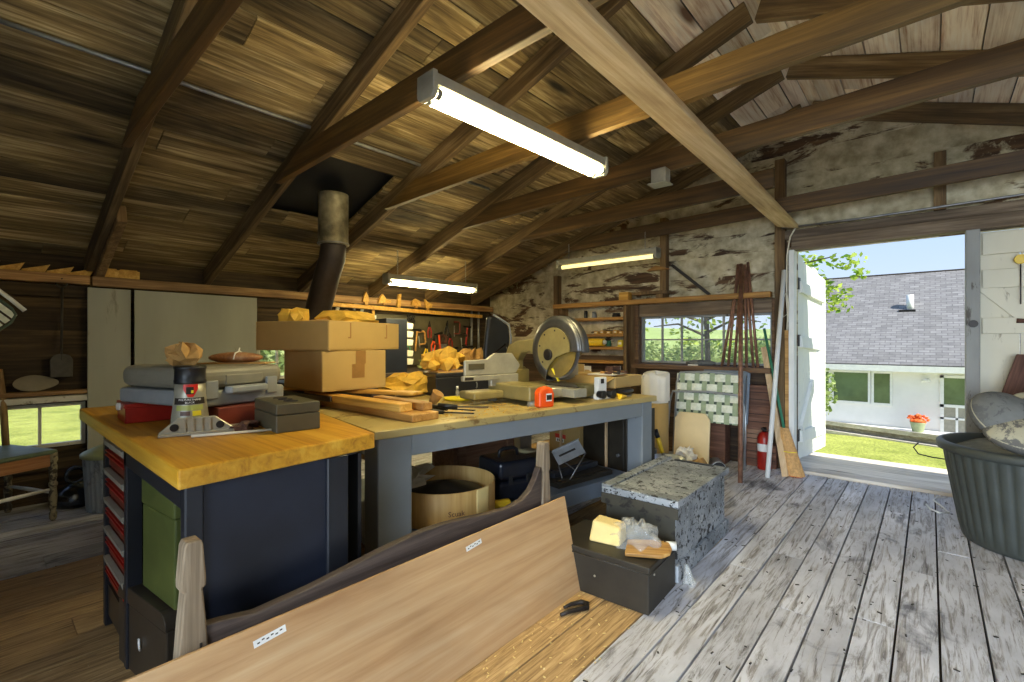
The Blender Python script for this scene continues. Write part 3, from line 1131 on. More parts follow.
for i in range(5):
    z0 = .19 + i * .122
    m = MB(); m.box(-1.12, -.765, .012, .45, z0, z0 + .112)
    d = m.build('drawer', 'red_dull', t, bevel=.003, seg=1)
    m = MB(); m.prism([(.012, z0 + .085), (-.002, z0 + .088), (-.007, z0 + .112), (.012, z0 + .114)], -1.12, -.765, 'X')
    m.build('drawer_pull', 'light_housing', d)
    m = MB(); m.box(-1.12, -.765, .0, .012, z0 + .062, z0 + .068); m.box(-1.12, -.765, .0, .012, z0 + .044, z0 + .05); m.build('drawer_groove', 'red', d)
m = MB(); m.box(-1.12, -.765, .01, .03, .05, .175); m.build('kick_plate', 'brown_metal', t)

# --- boxes in the cabinet's knee space
t = thing('box', 'olive green metal box with a lid inside the black cabinet bench', 'box', (-2.01, .435, .309), .10)
m = MB(); m.box(-.15, .14, -.0, .2, .0, .30); m.build('body', 'green_metal', t, bevel=.006)
m = MB(); m.box(-.153, .143, -.003, .203, .302, .41); m.build('lid', 'green_metal', t, bevel=.006)
t = thing('box', 'dark brown enamel box with a rounded lid on the floor by the cabinet', 'box', (-2.30, .375, 0), .13)
m = MB()
m.prism([(0, 0), (.42, 0), (.42, .24), (.0, .24)], .0, .17, 'Y')
m.build('body', 'brown_metal', t, bevel=.005)
m = MB()
m.prism([(0, .244)] + [(.42, .244)] + [(.42 - .05 * (1 - math.cos(a)), .25 + .05 * math.sin(a)) for a in [i * PI / 12 for i in range(7)]] + [(.05 - .05 * math.sin(a), .25 + .05 * math.cos(a)) for a in [i * PI / 12 for i in range(7)]], -.004, .174, 'Y')
m.build('lid', 'brown_metal', t, bevel=.003)
m = MB(); m.tube([(.21, -.002, .11), (.215, -.006, .125), (.212, -.006, .145), (.204, -.004, .15)], .004, 6); m.build('keyhole_mark', 'white', t)

# --- bed end: curved rail between two posts, leaning against the bench
t = thing('bed_end', 'dark wooden rail with a curved top edge between two short weathered posts', 'bed end', (-1.405, 0, 0))
top = [(.395, .475), (.44, .47), (.52, .455), (.67, .463), (.80, .478), (.91, .492), (1.0, .50), (1.1, .506), (1.2, .503), (1.32, .492), (1.45, .475), (1.57, .467), (1.66, .478), (1.72, .51), (1.76, .555), (1.785, .60)]
m = MB(); m.prism([(.395, .10)] + [(1.80, .10), (1.80, .60)] + top[::-1], -.016, .016, 'X')
m.build('rail', 'dark_rail', t, bevel=.004)
for yc, z1 in ((.372, .70), (1.83, .715)):
    m = MB()
    pr_ = [(.034, 0), (.034, .40), (.027, .50), (.020, .575), (.0275, .58), (.028, .60), (.021, z1 - .012), (.016, z1)]
    m.prism([(yc + a, z) for a, z in pr_] + [(yc - a, z) for a, z in pr_[::-1]], -.024, .024, 'X')
    m.build('post', 'grey_post', t, bevel=.006)
m = MB(); m.box(.0245, .0252, .384, .390, .36, .44); m.build('mortise', 'ink', t)

# --- plywood board leaning on the bed end
t = thing('plywood_board', 'large pale plywood board leaning on edge before the workbench', 'board', (-1.262, 0, 0))
m = MB()
m.rnd = (.5, 0, 0)
m.hexa([(-.012, -.30, 0), (.0, -.30, 0), (.0, 1.942, 0), (-.012, 1.942, 0), (-.107, -.22, .435), (-.095, -.22, .437), (-.095, 1.945, .433), (-.107, 1.945, .431)])
m.build('sheet', 'plywood', t, bevel=.001, seg=1)


def on_board(y, z):       # a point on the leaning face
    return (-.095 * z / .435 + .0006, y, z)


for y0, z0 in ((.50, .385), (1.27, .385)):
    m = MB()
    a, b, c, d = on_board(y0, z0), on_board(y0 + .085, z0 + .008), on_board(y0 + .083, z0 + .026), on_board(y0 - .002, z0 + .018)
    m.add([a, b, c, d], [(0, 1, 2, 3)])
    lb = m.build('sticker', 'white', t)
    m = MB()
    for q in range(6):
        yy = y0 + .008 + q * .0118
        a = on_board(yy, z0 + .007 + .0009 * q + (q % 2) * .004)
        m.add([(a[0] + .0006, yy, a[2]), (a[0] + .0006, yy + .007, a[2] + .001), (a[0] + .0002, yy + .007, a[2] + .0045), (a[0] + .0002, yy, a[2] + .0035)], [(0, 1, 2, 3)])
    m.build('print', 'ink', lb)

# --- the chests
t = thing('tool_chest', 'large old wooden tool chest with flaking grey paint on the floor', 'chest', (-.955, 2.33, 0), .02)
m = MB(); m.box(-.385, -.0, .0, .80, 0, .37)
m.slot = 1; m.box(-.386, -.001, -.004, .0, .07, .37)
m.build('body', ['chest', 'chest_shaded'], t, bevel=.005)
m = MB(); m.box(-.40, .02, -.02, .82, 0, .085); m.build('plinth', 'chest', t, bevel=.006)
m = MB(); m.box(-.405, .022, -.025, .825, .37, .405); m.build('lid', 'chest', t, bevel=.005)
m = MB()
m.box(-.405, -.345, -.025, .825, .405, .418); m.box(-.345, .022, -.025, .05, .405, .411)
m.build('lid_batten', 'chest', t, bevel=.003, seg=1)
m = MB(); m.box(-.31, -.06, .775, .80, .405, .412); m.build('hinge_strip', 'black_metal', t)
m = MB(); m.box(-.405, .022, -.027, -.024, .315, .37); m.build('lid_skirt', 'chest_shaded', t)

t = thing('box', 'small dark brown lidded box on the floor before the flaking chest', 'box', (-.922, 1.955, 0), .05)
m = MB(); m.box(-.50, 0, 0, .33, 0, .18); m.build('body', 'dark_box', t, bevel=.004)
m = MB(); m.box(-.506, .006, -.006, .336, .183, .212); m.build('lid', 'dark_box', t, bevel=.005)
m = MB(); m.tube([(-.506, -.007, .183), (.007, -.007, .183), (.007, .336, .183)], .004, 6); m.build('edge_bead', 'dark_box', t)
for a in ((-.26, -.005, .10), (.004, .05, .165)):
    m = MB(); m.cyl(a, (a[0] + (.004 if a[0] > 0 else 0), a[1] - (.004 if a[0] < 0 else 0), a[2]), .005, n=10); m.build('stud', 'alu', t)

# what lies on the small box
t = thing('foam_block', 'pale yellow block tilted on the small dark box', 'block', (-1.27, 2.02, .213), .25)
m = MB()
m.hexa([(.0, .0, .0), (.16, -.01, .0), (.17, .10, .0), (.02, .11, .0), (.01, .035, .095), (.145, .03, .078), (.16, .115, .085), (.02, .12, .10)])
m.build('block', 'foam', t, bevel=.012, seg=3)
m = MB()
def bagf(u, v):
    a = u * 2 * PI
    r = (1 - .75 * v ** 1.5)
    n = .02 * math.sin(5 * a + 9 * v) + .014 * math.sin(9 * a - 7 * v)
    return ((.125 + n) * r * math.cos(a), (.075 + n) * r * math.sin(a), .11 * math.sin(v * PI * .55) + n * .8 * v)
m.grid(bagf, 28, 10, True, True)
o = m.build('plastic_bag', 'clear_bag', None, loc=(-1.06, 2.12, .214))
tag(o, 'crumpled clear plastic bag on the small dark box', 'plastic bag')
m = MB(); m.prism([(-.10, -.065), (.06, -.07), (.10, -.04), (.11, .0), (.10, .05), (.05, .07), (-.09, .06)], 0, .018, 'Z')
o = m.build('paddle_board', 'yellow_board', None, bevel=.005, loc=(-.99, 2.085, .226), rot=(.12, -.06, .45))
tag(o, 'small tan wooden board lying on the small dark box', 'board')
t = thing('spool', 'white tube with a black end on the small dark box corner', 'tube', (-.935, 2.17, .235), .6)
m = MB(); m.cyl((0, 0, 0), (.045, 0, 0), .02, n=16); m.build('sleeve', 'white', t)
m = MB(); m.cyl((-.012, 0, 0), (0, 0, 0), .0205, n=16); m.build('end', 'black', t)
m = MB()
m.grid(lambda u, v: ((.03 + .01 * math.sin(7 * u * 2 * PI)) * (1 - .8 * v) * math.cos(2 * PI * u) , (.022 + .006 * math.sin(9 * u * 2 * PI)) * (1 - .8 * v) * math.sin(2 * PI * u), .09 * v + .008 * math.sin(20 * u + 9 * v) + .009), 22, 7, True, True)
o = m.build('plastic_scrap', 'clear_bag', None, loc=(-.885, 2.33, 0), rot=(0, -.15, 0))
tag(o, 'crumpled scrap of clear plastic on the floor at the chest corner', 'plastic')
m = MB()
m.tube([(-.09, -.05, .012), (-.05, -.035, .014), (0, -.03, .016), (.04, -.02, .014), (.05, .01, .014), (.03, .03, .014), (-.02, .02, .014), (-.06, .0, .013)], [.008, .009, .01, .012, .012, .011, .009, .006], 8)
o = m.build('hook', 'iron', None, loc=(-1.19, 1.80, -.002), rot=(0, 0, .9))
tag(o, 'dark iron hook lying on the floor at the foot of the plywood board', 'hook')

# --- black tub with old cushions in it
t = thing('tub', 'big ribbed black plastic tub standing by the doorway', 'tub', (.48, 4.07, 0))
def tubf(R0, R1, z0, z1, amp):
    def g(u, v):
        a = 2 * PI * u
        r = R0 + (R1 - R0) * v
        fade = max(0, min(1, v * 8, (1 - v) * 12))
        r += amp * fade * (abs(math.sin(a * 21)) ** .6 - .5)
        return (r * math.cos(a), r * math.sin(a), z0 + (z1 - z0) * v)
    return g
m = MB()
m.grid(tubf(.335, .42, .03, .545, .012), 252, 16, True, True)
m.grid(lambda u, v: ((.30 + .035 * math.sin(v * PI / 2)) * math.cos(2 * PI * u), (.30 + .035 * math.sin(v * PI / 2)) * math.sin(2 * PI * u), .03 - .03 * math.cos(v * PI / 2)), 48, 5, True, True)
m.add([(.30 * math.cos(2 * PI * j / 48), .30 * math.sin(2 * PI * j / 48), .002) for j in range(48)], [tuple(range(48))[::-1]])
m.grid(tubf(.412, .325, .55, .05, 0), 64, 6, True, True)
m.build('shell', 'tub', t)
m = MB()
m.lathe([(.412, .545), (.425, .538), (.447, .54), (.453, .555), (.453, .578), (.44, .59), (.419, .59), (.412, .578), (.412, .545)], n=64, caps=False)
m.build('rim', 'tub', t)
m = MB()
m.grid(lambda u, v: (.405 * v * math.cos(2 * PI * u), .405 * v * math.sin(2 * PI * u), .545 + .02 * math.sin(9 * u * PI + 5 * v) * v), 40, 8, True, True)
o = m.build('dust_fill', 'soil', None, loc=(.48, 4.07, 0))
tag(o, 'dusty grey fill inside the black tub', 'fill'); o['kind'] = 'stuff'


def pad(label, mat, c, r, rot, ribs=0):
    t = thing('cushion', label, 'cushion', c, 0, 'old cushions in the tub', rot=None)
    t.rotation_euler = rot
    m = MB()
    m.ell((0, 0, 0), r, 40, 20, (lambda a, p: (1 + .06 * math.sin(ribs * a)) * (1 + .10 * math.cos(p) ** 4)) if ribs else (lambda a, p: 1 + .12 * math.cos(p) ** 4))
    m.build('body', mat, t)
    m = MB()
    pts = [(1.06 * r[0] * math.cos(2 * PI * j / 40), 1.06 * r[1] * math.sin(2 * PI * j / 40), 0) for j in range(40)]
    m.tube(pts, .011, 6, True)
    m.build('piping', 'cushion_mottled', t)
    return t


pad('weathered grey cushion with a pale edge standing in the tub', 'cushion', (.33, 3.90, .76), (.17, .14, .11), (.95, .35, .55))
pad('striped grey cushion lying on top in the tub', 'cushion_mottled', (.53, 4.05, .83), (.19, .13, .08), (.5, -.2, .3), 9)
pad('mottled cream and dark cushion at the front of the tub', 'cushion_mottled', (.44, 3.82, .675), (.20, .15, .10), (.35, .1, .2))
m = MB(); m.rnd = (.4, 0, 0)
m.prism([(-.06, 0), (.06, 0), (.062, .55), (.045, .72), (.10, .74), (.12, .80), (.04, .79), (.035, .86), (-.06, .84)], -.012, .012, 'Y')
o = m.build('broken_board', 'brown_board', None, bevel=.002, seg=1, loc=(.30, 4.80, .30), rot=(-.22, .28, 0))
tag(o, 'broken brown board leaning on the closed white door leaf behind the tub', 'board')
m = MB(); m.box(.19, .42, 4.62, 4.9, 0, .30)
o = m.build('crate', 'crate', None, bevel=.005)
tag(o, 'low brown crate behind the black tub', 'crate')
m = MB()
m.tube([(-.02, 4.62, .006), (.0, 4.52, .006), (.05, 4.45, .006), (.10, 4.50, .006), (.07, 4.62, .006), (.02, 4.78, .006), (.04, 4.88, .008), (.09, 4.90, .01)], .006, 6)
o = m.build('cord', 'white', None)
tag(o, 'white electric cord lying on the floor at the threshold beside the tub', 'cord')
m = MB()
m.tube([(-.10, 0, 0), (-.125, .0, -.03), (-.10, 0, -.07), (-.03, 0, -.085), (.03, 0, -.09)], .004, 6)
o = m.build('wire_handle', 'iron', None, loc=(.04, 4.0, .555), rot=(0, 0, .3))
tag(o, 'bent wire handle sticking out at the side of the tub', 'handle')


# ================================================================== on the workbench (x along its front, y into it, z from its top)
def bench_thing(name, label, cat, s, p, z=.83, turn=0.0, group=None):
    return thing(name, label, cat, BP(s, p, z), BA + turn, group)


def carton(label, s, p, z, turn, w, d, h, flaps=False, taped=True):
    t = bench_thing('carton', label, 'carton', s, p, z, turn)
    m = MB()
    th = .006
    m.box(0, w, 0, d, 0, th)
    m.box(0, w, 0, th, th, h); m.box(0, w, d - th, d, th, h); m.box(0, th, th, d - th, th, h); m.box(w - th, w, th, d - th, th, h)
    if not flaps:
        m.box(th, w - th, th, d - th, h - th, h)
    m.build('body', 'card', t, bevel=.003, seg=1)
    if taped:
        m = MB(); m.box(w * .44, w * .64, -.0015, 0, h * .30, h * .66); m.box(w * .50, w * .66, -.001, 0, h * .66, h)
        m.build('tape', 'tape', t)
    return t


t = carton('lower brown cardboard carton with brown tape on the workbench', .02, .745, .925, .17, .40, .45, .22)
t = carton('upper open cardboard carton full of crumpled paper, on top of the other', .05, .73, 1.147, .49, .63, .54, .165, True, False)
for xx in (.17, .50):
    m = MB(); m.box(xx - .004, xx + .004, -.001, .001, .075, .155); m.box(xx - .02, xx + .004, -.001, .001, .068, .076)
    m.build('slot', 'card_in', t)


def crumple(seed, r, n=22, k=12, flat=1.0, amp=.25):
    """A sheet screwed up into a lump: sharp facets and points."""
    rr = random.Random(seed)
    n, k = max(9, int(n * .6)), max(6, int(k * .65))
    vs = {}
    m = MB()
    def g(u, v):
        i, j = round(u * n) % n, round(v * (k - 1))
        if j in (0, k - 1):
            i = 0
        if (i, j) not in vs:
            vs[(i, j)] = (1 + amp * rr.uniform(-1.1, 1.3), rr.uniform(-.22, .22), rr.uniform(-.12, .12))
        q, da, dp = vs[(i, j)]
        t, p = 2 * PI * u + da, PI * (v - .5) * .98 + dp
        return (r[0] * q * math.cos(p) * math.cos(t), r[1] * q * math.cos(p) * math.sin(t), max(-r[2] * .98, r[2] * q * math.sin(p)))
    m.grid(g, n, k, False, True)
    return m


def top_at(s, p, ds, dp, turn):
    return BP(s + ds * math.cos(turn) - dp * math.sin(turn), p + ds * math.sin(turn) + dp * math.cos(turn), 0)[:2]


for i, (dx, dy, r, lb, mt, zz) in enumerate((
        (.10, .36, (.10, .08, .06), 'crumpled yellow paper at the pipe side of the open carton', 'paper_yellow', 1.335),
        (.37, .16, (.17, .10, .05), 'folded yellow paper in the middle of the open carton', 'paper_yellow', 1.325),
        (.49, .27, (.07, .10, .06), 'crumpled brown paper at the right end of the open carton', 'paper_brown', 1.33),
        (.25, .30, (.12, .09, .04), 'pale crumpled paper inside the open carton', 'paper_brown', 1.285))):
    o = crumple(i + 3, r).build('packing_paper', mt, None, loc=(*top_at(.05, .73, dx, dy, .49), zz), rot=(.2, .1, i))
    tag(o, lb, 'packing paper', 'packing paper in the open carton')

# lumber
def lumber(name, label, pts, wd, th, z, mat='yellow_board'):
    a, b = BP(*pts[0], z), BP(*pts[1], z)
    o = beam(name, a, b, wd, th, mat)
    return tag(o, label, 'board', 'boards on the workbench end')


lumber('board', 'widest yellow board, lowest of the stack on the workbench corner', ((.275, .09), (.13, 1.05)), .155, .036, .831)
lumber('board', 'narrow yellow board on top of the stack at the workbench corner', ((.215, .17), (.05, 1.05)), .075, .04, .868, 'yellow_wood')
lumber('board', 'short yellow board beside the narrow one, in the stack by the cartons', ((.32, .155), (.27, .60)), .06, .036, .868)
o = beam('board', BP(.46, .50, .90), BP(-.02, 1.33, .90), .10, .018, 'yellow_wood'); tag(o, 'thin yellow plank tucked under the lower carton', 'board')
o = beam('board', BP(.40, 1.22, .831), BP(.34, .68, .831), .13, .068, 'dark_rail'); tag(o, 'dark block of wood under the thin yellow plank and carton', 'board')
o = beam('board', BP(.02, 1.25, .87), BP(.12, .75, .87), .12, .03, 'dark_rail'); tag(o, 'dark board lying on the yellow boards under the carton', 'board')
for i, (s, p, tn) in enumerate(((.45, .22, -.9), (.49, .25, -1.1), (.52, .20, -.75))):
    t = bench_thing('chisel', ['dark chisel pointing to the bench edge, lowest of the three', 'dark chisel in the middle of the three by the boards', 'dark chisel on the saw side of the three by the boards'][i], 'chisel', s, p, .838 + .012 * i, tn + PI, 'chisels by the boards')
    m = MB(); m.box(-.16, 0, -.009, .009, -.002, .003); m.build('blade', 'iron', t)
    m = MB(); m.cyl((0, 0, 0), (.10, 0, .006), .011, .014, 10); m.build('handle', 'black', t)
t = bench_thing('paper_bag', 'bulging brown paper bag lying behind the boards on the workbench', 'paper bag', .68, 1.08, .83, .15)
m = crumple(21, (.20, .11, .075), 26, 14, amp=.22); m.M = tr(0, 0, 0); o = m.build('bag', 'paper_yellow', t, loc=(.02, 0, .078))
m = MB(); m.grid(lambda u, v: (.18 + .09 * v, (.07 + .02 * v) * math.cos(2 * PI * u) + .01 * math.sin(9 * u * PI), .075 + (.05 + .015 * v) * math.sin(2 * PI * u)), 20, 4, False, True); m.build('open_end', 'paper_brown', t)
t = bench_thing('paper_cup', 'crushed yellowish paper cup lying beside the boards', 'cup', .56, .52, .83)
m = MB(); m.lathe([(.022, 0), (.034, .07), (.036, .072), (.033, .07), (.02, .004)], n=14, caps=False); m.build('cup', 'paper_brown', t, rot=(.5, .3, 0), loc=(0, 0, .016))
m = MB(); m.lathe([(.0, 0), (.085, .0), (.092, .012), (.088, .012), (.08, .004), (0, .004)], n=28, caps=False)
o = m.build('lid', 'lettering_yellow', None, loc=BP(.83, .66, .831)); tag(o, 'round shallow yellow lid lying before the black toolbox', 'lid')
t = bench_thing('bottle', 'tiny clear bottle standing before the black toolbox', 'bottle', .875, .74)
m = MB(); m.lathe([(.012, 0), (.012, .045), (.006, .055), (.006, .062)], n=12); m.build('body', 'clear_bag', t)
m = MB(); m.lathe([(.008, .062), (.008, .078)], n=12); m.build('cap', 'white', t)
t = bench_thing('toolbox', 'flat black metal toolbox behind the saw on the workbench', 'toolbox', .80, .88, .83, -.12)
m = MB(); m.box(0, .50, 0, .22, 0, .125); m.build('body', 'black_metal', t, bevel=.006)
m = MB(); m.box(-.004, .504, -.004, .224, .127, .155); m.build('lid', 'black_metal', t, bevel=.006)
m = MB(); m.tube([(.30, -.005, .085), (.30, -.014, .075), (.30, -.014, .055), (.30, -.005, .045)], .005, 6); m.build('latch', 'steel', t)
m = MB(); m.prism([(.02, .01), (.47, .02), (.49, .2), (.03, .21)], 0, .006, 'Z')
o = m.build('papers', 'paper_brown', None); o.matrix_basis = Matrix.Translation(BP(.80, .88, .986)) @ rotm('Z', BA - .12); tag(o, 'sheet of brown paper on the lid of the black toolbox', 'paper')
for i, (s, p, r, lb) in enumerate(((.98, 1.02, (.10, .07, .075), 'crumpled yellow paper on the black toolbox, window side'), (.87, 1.05, (.07, .06, .06), 'crumpled yellow paper on the black toolbox, carton side'))):
    o = crumple(40 + i, r, amp=.4).build('packing_paper', 'paper_yellow', None, loc=BP(s, p, .995 + r[2]), rot=(.1, .2, i)); tag(o, lb, 'packing paper')

# --- the miter saw
t = bench_thing('miter_saw', 'big grey miter saw with a round silver blade guard on the workbench', 'miter saw', 0, 0)
m = MB()
m.prism([(.955, .13), (1.10, .13), (1.14, .20), (1.14, .52), (.955, .52)], .028, .115, 'Z')
m.prism([(1.46, .16), (1.60, .16), (1.62, .5), (1.44, .5)], .012, .09, 'Z')
m.box(1.10, 1.46, .40, .56, .02, .095)
m.box(.74, .96, .36, .52, .03, .075)
m.build('base', 'saw_paint', t, bevel=.012, seg=3)
for x, y in ((1.0, .16), (.97, .49), (1.58, .19), (1.58, .47)):
    m = MB(); m.cyl((x, y, 0), (x, y, .03), .03, .026, 16); m.build('foot', 'alu', t)
m = MB(); m.lathe([(.185, .03), (.192, .04), (.192, .082), (.185, .09)], (1.29, .335, 0), 40); m.box(1.235, 1.345, .05, .20, .035, .085)
m.build('turntable', 'alu', t, bevel=.003)
m = MB(); m.box(1.282, 1.298, .07, .52, .091, .094); m.build('kerf_slot', 'ink', t)
m = MB()
m.prism([(.74, .165), (1.13, .165), (1.17, .215), (1.10, .295), (.96, .295), (.90, .26), (.74, .255)], .455, .475, 'Y')
m.box(.92, 1.14, .44, .47, .095, .165); m.box(.71, .98, .425, .455, .135, .165)
fn = m.build('fence', 'alu', t, bevel=.004, seg=1)
m = MB(); m.prism([(1.42, .1), (1.72, .1), (1.72, .24), (1.50, .24)], .455, .475, 'Y'); m.build('fence', 'alu', t, bevel=.004, seg=1)
m = MB(); m.box(.765, .88, .452, .455, .20, .235); m.build('scale_plate', 'olive_box', fn)
m = MB(); m.box(.72, .78, .4235, .425, .142, .157); m.build('mark', 'ink', fn)
# guard: a drum round the blade, axis along x
GC = (1.29, .235, .315)
m = MB()
def guardf(r0, r1, x0, x1, a0, a1):
    def g(u, v):
        a = a0 + (a1 - a0) * u
        r = r0 + (r1 - r0) * v
        return (x0 + (x1 - x0) * v, GC[1] + r * math.cos(a), GC[2] + r * math.sin(a))
    return g
A0, A1 = -1.15, PI * 1.02
m.grid(guardf(.205, .213, 1.262, 1.275, A0, A1), 48, 2)
m.grid(guardf(.213, .213, 1.275, 1.335, A0, A1), 48, 2)
m.grid(guardf(.213, .12, 1.335, 1.345, A0, A1), 48, 2)
m.grid(guardf(.205, .135, 1.262, 1.250, A0, A1), 48, 4)
m.build('blade_guard', 'guard_steel', t, solid=.002)
m = MB()
poly = [(.138 * math.cos(a), .138 * math.sin(a)) for a in [A0 + (A1 - A0) * i / 40 for i in range(41)]] + [(-.09, -.02), (-.02, -.045), (.03, -.09)]
m.prism([(GC[1] + a, GC[2] + b) for a, b in poly], 1.243, 1.252, 'X')
hp = m.build('guard_plate', 'saw_paint', t)
for a in (.2, .9, 1.7, 2.5, -.7):
    m = MB(); m.cyl((1.2415, GC[1] + .12 * math.cos(a), GC[2] + .12 * math.sin(a)), (1.244, GC[1] + .12 * math.cos(a), GC[2] + .12 * math.sin(a)), .006, n=8); m.build('screw', 'iron', hp)
m = MB(); m.lathe([(.036, 0), (.036, .012), (.028, .016), (.0, .016)], (0, 0, 0), 20, caps=False); m.M = Matrix.Identity(4)
o = m.build('hub', 'iron', t, loc=(1.244, GC[1] + .04, GC[2] - .03), rot=(0, -PI / 2, 0))
m = MB(); m.lathe([(0, -.001), (.178, -.001), (.178, .001), (0, .001)], (0, 0, 0), 60, False, False)
m.build('blade', 'steel', t, loc=(1.29, GC[1], GC[2]), rot=(0, PI / 2, 0))
m = MB()
lp = [(.17 * math.cos(a), .17 * math.sin(a)) for a in [PI * 1.02 + (PI * .62) * i / 20 for i in range(21)]] + [(.02, -.03), (-.08, -.0)]
m.prism([(GC[1] + a, GC[2] + b) for a, b in lp], 1.264, 1.269, 'X'); m.build('lower_guard', 'guard_clear', t)
m = MB()
m.prism([(.30, .375), (.42, .385), (.60, .375), (.69, .345), (.72, .29), (.70, .16), (.60, .16), (.60, .24), (.56, .29), (.48, .30), (.36, .25), (.28, .28)], 1.262, 1.325, 'X')
m.build('arm', 'saw_paint', t, bevel=.010, seg=2)
m = MB(); m.box(1.22, 1.36, .58, .74, .02, .18); m.cyl((1.20, .66, .16), (1.38, .66, .16), .035, n=18); m.build('pivot', 'saw_paint', t, bevel=.008)
m = MB(); m.cyl((1.345, .30, .33), (1.53, .30, .33), .075, .07, 24); m.build('motor', 'saw_paint', t, bevel=.008)
m = MB(); m.tube([(1.36, .27, .44), (1.37, .20, .45), (1.38, .13, .42), (1.37, .12, .36)], .014, 10); m.build('handle', 'black', t)
m = MB(); m.tube([(1.28, .22, .12), (1.262, .26, .2)], .008, 6); m.build('brace_rod', 'lettering_yellow', t)
t2 = bench_thing('vise_clamp', 'white metal clamp with black knobs at the right side of the saw', 'clamp', 1.545, .10)
m = MB(); m.box(-.03, .05, .0, .04, .0, .14); m.box(-.05, .09, -.01, .03, .0, .035); m.build('body', 'white', t2, bevel=.006)
for x, z in ((-.035, .035), (.06, .03)):
    m = MB(); m.cyl((x, -.05, z), (x, .0, z), .026, .022, 14); m.build('knob', 'black', t2, bevel=.003)
m = MB(); m.box(-.01, .02, -.002, 0, .10, .13); m.build('slot', 'ink', t2)

# tape measure
t = bench_thing('tape_measure', 'orange tape measure at the front edge of the workbench before the saw', 'tape measure', .962, .055, .83, -.1)
m = MB(); m.prism([(0, 0), (.105, 0), (.108, .075), (.095, .105), (.06, .115), (.02, .108), (0, .085)], 0, .055, 'Y'); m.build('case', 'orange', t, bevel=.012, seg=3)
m = MB(); m.box(.045, .085, -.002, 0, .035, .078); lb = m.build('label', 'white', t)
m = MB(); m.box(.047, .083, -.003, -.002, .042, .07); m.build('label_print', 'ink', lb)

# things at the far end of the bench
m = MB()
t = bench_thing('pouch', 'long black tool pouch lying under the carton at the bench end', 'pouch', 1.72, .11, .83, .15)
m.ell((.12, .03, .026), (.14, .045, .025), 20, 10); m.build('body', 'black', t)
m = MB(); m.ell((0, 0, 0), (.11, .05, .027), 18, 10); o = m.build('pouch', 'black', None, loc=BP(1.66, .50, .858), rot=(0, 0, .6)); tag(o, 'black tool pouch propping the back of the bench end carton', 'pouch')
t = carton('open cardboard carton with spread flaps at the far end of the workbench', 1.72, .13, .884, .12, .36, .42, .075, True, False)
m = MB()
m.hexa([(-.16, .02, .02), (.0, .0, .073), (.0, .30, .073), (-.16, .30, .03), (-.16, .02, .024), (.0, .0, .077), (.0, .30, .077), (-.16, .30, .034)])
m.build('flap', 'card', t)
m = MB()
m.hexa([(.0, .42, .073), (.36, .42, .073), (.34, .50, .12), (.02, .50, .12), (.0, .424, .073), (.36, .424, .073), (.34, .504, .12), (.02, .504, .12)]); m.build('flap', 'card', t)
for i, (s, p, z, a, sz, mt, lb) in enumerate((
        (1.80, .20, .962, .3, (.26, .20, .006), 'paper_white', 'white sheet of paper on the bench end carton'),
        (1.78, .58, .832, .1, (.16, .10, .19), 'card', 'small cardboard box with a white end behind the bench end carton'),
        (1.93, .62, .832, 0, (.12, .10, .17), 'paper_white', 'white box standing behind the papers at the bench end'),
        (1.96, .34, .962, .2, (.13, .06, .05), 'brown_board', 'brown wooden box with a white end on the bench end carton'))):
    t = bench_thing('small_box' if i else 'paper_sheet', lb, 'box' if i else 'paper', s, p, z, a)
    m = MB(); m.box(0, sz[0], 0, sz[1], 0, sz[2]); m.build('body' if i else 'sheet', mt, t, bevel=.002, seg=1)
    if i in (1, 3):
        m = MB(); m.box(sz[0], sz[0] + .002, 0, sz[1], 0, sz[2]); m.build('end_label', 'paper_white', t)
for i in range(9):
    s, p = 1.82 + .028 * i + random.uniform(-.01, .01), .22 + random.uniform(0, .12)
    m = MB(); m.prism([(-.03, -.008), (.03, -.012), (.028, .01), (-.02, .012)], 0, .014, 'Z')
    o = m.build('wood_scrap', ['brown_board', 'yellow_board', 'dark_box'][i % 3], None, bevel=.002, seg=1, loc=(*BP(s, p, 0)[:2], .969), rot=(0, 0, random.uniform(0, 3)))
    tag(o, 'small offcut of wood among the heap on the white paper at the bench end', 'wood scrap', 'wood scraps on the paper at the bench end')
for i, (s, p, a) in enumerate(((1.62, .02, .2), (1.70, .06, 1.2))):
    t = bench_thing('screwdriver', ['yellow handled screwdriver at the bench edge beside the saw', 'yellow handled screwdriver lying crosswise before the bench end carton'][i], 'screwdriver', s, p, .843, a)
    m = MB(); m.cyl((0, 0, 0), (.085, 0, 0), .013, .011, 12); m.build('handle', 'yellow', t, bevel=.003)
    m = MB(); m.cyl((.085, 0, 0), (.17, 0, -.004), .004, n=8); m.build('shaft', 'steel', t)
t = thing('drum', 'pale cloth-topped tan drum standing at the far end of the workbench', 'drum', (-1.83, 4.02, 0))
m = MB(); m.lathe([(.105, 0), (.11, .02), (.11, .64), (.105, .66)], n=32); m.build('barrel', 'card', t)
m = MB(); m.grid(lambda u, v: ((.118 + .006 * math.sin(11 * 2 * PI * u)) * min(1, v * 2.2) * math.cos(2 * PI * u), (.118 + .006 * math.sin(11 * 2 * PI * u)) * min(1, v * 2.2) * math.sin(2 * PI * u), .91 + .03 * math.sin(3 * 2 * PI * u) * (1 - v) - (0 if v < .45 else (v - .45) * .42)), 44, 16, True, True)
m.lathe([(.108, .66), (.108, .90), (.0, .905)], n=32, caps=False)
m.build('cloth', 'paper_white', t)
t = bench_thing('dust_hood', 'dark upright hood with a grey edge behind the saw', 'hood', 1.40, 1.14, .83, -.1)
m = MB(); m.prism([(0, 0), (.22, 0), (.235, .40), (.22, .50), (.07, .575), (.03, .56), (.0, .3)], 0, .05, 'Y'); m.build('panel', 'black', t, bevel=.02, seg=3)
